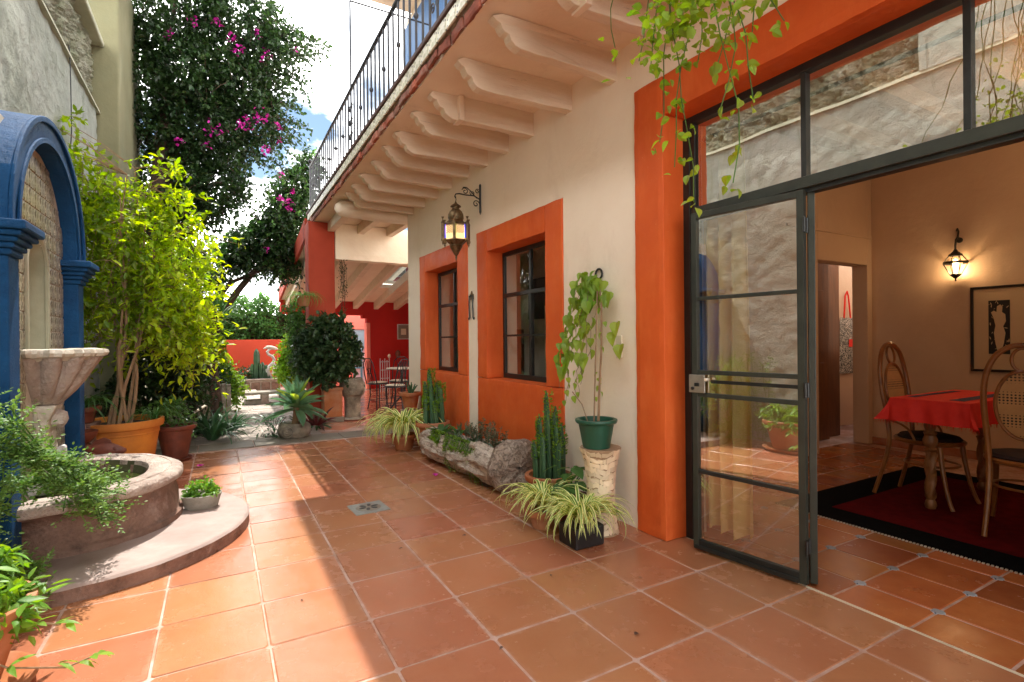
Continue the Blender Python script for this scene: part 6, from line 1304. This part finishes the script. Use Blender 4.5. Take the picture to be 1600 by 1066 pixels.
# carved wooden drum stack
t_ = thing('carved_stump', 'pale carved mushroom shaped wooden stump seat with a hollow eye', 'stump', (-.44, 8.02, 0)); m = MB(); m.lathe([(.001, 0), (.21, 0), (.20, .03), (.155, .06), (.15, .30), (.16, .42), (.17, .455)], n=30); displace(m, .012, 6); obj('lower_trunk', m, 'carved_wood', t_, True)
m = MB(); m.lathe([(.001, .45), (.17, .455), (.225, .50), (.245, .60), (.235, .72), (.20, .80), (.19, .81), (.17, .79), (.001, .78)], n=34); displace(m, .014, 6); up_ = obj('upper_drum', m, 'carved_wood', t_, True)
m = MB(); m.tube([(.055 * math.cos(a / 16 * 2 * PI), 0, .075 * math.sin(a / 16 * 2 * PI)) for a in range(17)], .016, 6); o = obj('eye_ring', m, 'carved_wood', up_, True, loc=(.19, -.13, .64)); o.rotation_euler = (0, 0, .9)
m = MB(); m.lathe([(.001, -.01), (.045, 0), (.001, .008)], n=14); o = obj('eye_hollow_shade', m, 'ink', up_, True, loc=(.195, -.135, .64)); o.rotation_euler = (PI / 2, 0, .9)  # solid black disc painting the shade inside the carved eye
m = MB(); m.lathe([(.001, 0), (.24, 0), (.25, .02), (.001, .021)], n=24); obj('base_plate', m, 'redclay', t_, True)
# hanging baskets near the pillar
t_ = thing('hanging_fern', 'hanging fern basket with terracotta pot beside the red pillar', 'hanging plant', (-1.30, 8.1, 2.20)); pot(t_, .09, .14, .19, 'terracotta_pot', rim=.015, rimh=.03)
HB = [blade('leaf', 'leaf_fern', U(.3, .5), .014, U(.6, 1.4), U(1.0, 2.4), 8, .3) for _ in range(5)]; rosette(t_, HB, 90, (0, 0, .17), .05, .7, 1.2, tilt=.3); m = MB()
for s in (-1, 1): m.tube([(s * .12, 0, .19), (0, 0, .65), (0, 0, 1.62)], .004, 4)
obj('wire', m, 'iron', t_)
t_ = thing('hanging_vine', 'thin dark trailing vine hanging on the right face of the red pillar', 'hanging plant', (-.60, 8.36, 3.15)); P = []; D = []; m = MB()
for k in range(7):
    x = U(-.03, .10); L = U(.5, 1.3); pts = [(x, 0, 0), (x + U(0, .05), -.04, -L * .4), (x + U(-.05, .05), -.04, -L)]; m.tube(pts, .004, 4)
    for q in range(40): f = rnd(); P.append((x + U(-.04, .06), U(-.06, 0), -L * f)); D.append(rand_dir(1)[0])
obj('stem', m, 'bark', t_); leaf_cloud('foliage', P, D, .035, .6, 'leaf_dark', t_)
# iron bistro set
def ichair(label, loc, rz):
    t_ = thing('iron_chair', label, 'chair', loc, 'dark iron bistro chairs in the gallery', rz)
    m = MB(); m.lathe([(.001, .56), (.22, .56), (.235, .57), (.22, .585), (.001, .58)], n=24); obj('seat', m, 'rail_iron', t_, True); obj('cushion', MB().lathe([(.001, .59), (.18, .588), (.20, .60), (.18, .615), (.001, .62)], n=20), 'pale_plastic', t_, True)
    for a in (.8, 2.35, 3.95, 5.5):
        m = MB(); m.tube([(.18 * math.cos(a), .18 * math.sin(a), .56), (.17 * math.cos(a), .17 * math.sin(a), .3), (.23 * math.cos(a), .23 * math.sin(a), 0)], .013, 6); obj('leg', m, 'rail_iron', t_, True)
    m = MB(); m.tube([(.2 * math.cos(a / 14 * 2 * PI), .2 * math.sin(a / 14 * 2 * PI), .2) for a in range(15)], .008, 5); obj('leg_ring', m, 'rail_iron', t_, True)
    m = MB(); m.tube([(-.19, -.16, .56), (-.2, -.22, .8), (-.17, -.26, 1.05), (-.08, -.27, 1.14), (.08, -.27, 1.14), (.17, -.26, 1.05), (.2, -.22, .8), (.19, -.16, .56)], .013, 6); obj('back_hoop', m, 'rail_iron', t_, True)
    m = MB()
    for k in range(5): x = -.12 + k * .06; m.tube([(x, -.18, .6), (x * .6 + .02 * math.sin(k * 3), -.235, .85), (x, -.262, 1.1)], .008, 5)
    for s in (-1, 1): m.tube([(s * .07 * math.cos(a / 10 * 2 * PI), -.24, .86 + .07 * math.sin(a / 10 * 2 * PI)) for a in range(11)], .007, 5)
    obj('back_scroll', m, 'rail_iron', t_, True); return t_
c1 = ichair('nearest dark wrought iron chair in the gallery, back towards the courtyard', (.52, 8.35, 0), .5)
for (loc, rz, lb) in (((.98, 9.6, 0), 2.6, 'iron chair at the far side of the small white table'), ((.42, 9.35, 0), -1.2, 'iron chair left of the small white table')):
    c = copy_tree(c1); c.location = loc; c.rotation_euler = (0, 0, rz); c['label'] = lb
t_ = thing('bistro_table', 'round white topped iron bistro table in the gallery', 'table', (.86, 9.0, 0)); m = MB(); m.lathe([(.001, .90), (.33, .90), (.34, .915), (.33, .93), (.001, .93)], n=36); obj('tabletop', m, 'white_stone', t_, True)
m = MB(); m.tube([(0, 0, .9), (0, 0, .2)], .03, 8); obj('column', m, 'rail_iron', t_, True)
for a in (.3, 2.4, 4.5): m = MB(); m.tube([(0, 0, .3), (.15 * math.cos(a), .15 * math.sin(a), .15), (.28 * math.cos(a), .28 * math.sin(a), 0)], .018, 6); obj('leg', m, 'rail_iron', t_, True)
t_ = thing('white_iron_rack', 'white wrought iron plant rack against the dark red wall', 'rack', (1.55, 13.3, 0))
for k in range(5): m = MB(); m.tube([(k * .07, 0, 0), (k * .07, 0, .95 if k % 2 else 1.0)], .012, 5); obj('bar', m, 'white_metal', t_)
for z in (.15, .4, .65, .9): m = MB(); m.tube([(0, 0, z), (.28, 0, z)], .010, 5); obj('crosspiece', m, 'white_metal', t_)
m = MB(); m.lathe([(.001, 1.0), (.03, 1.02), (.05, 1.07), (.03, 1.12), (.001, 1.14)], n=12); obj('finial', m, 'pale_plastic', t_, True, loc=(.28, 0, 0))
t_ = thing('small_framed_picture', 'small grey and white framed picture on the dark red gallery wall', 'picture', (2.56, 14.3, 1.83)); obj('frame', MB().box(-.17, .25, -.03, 0, -.25, .25), 'white_metal', t_, bevel=.004); obj('mat_board', MB().box(-.14, .22, -.035, -.03, -.22, .22), 'strip_stone', t_); obj('image', MB().box(-.05, .12, -.040, -.035, -.10, .10), 'pale_plastic', t_)
m = MB(); m.lathe([(.001, -.14), (.06, -.10), (.09, 0), (.07, .10), (.001, .14)], n=16); o = obj('wall_mask', m, 'redclay', None, True, loc=(2.40, 14.26, 1.10)); o.scale = (1, .4, 1); tag(o, 'dark clay mask hung low on the red gallery wall', 'mask')
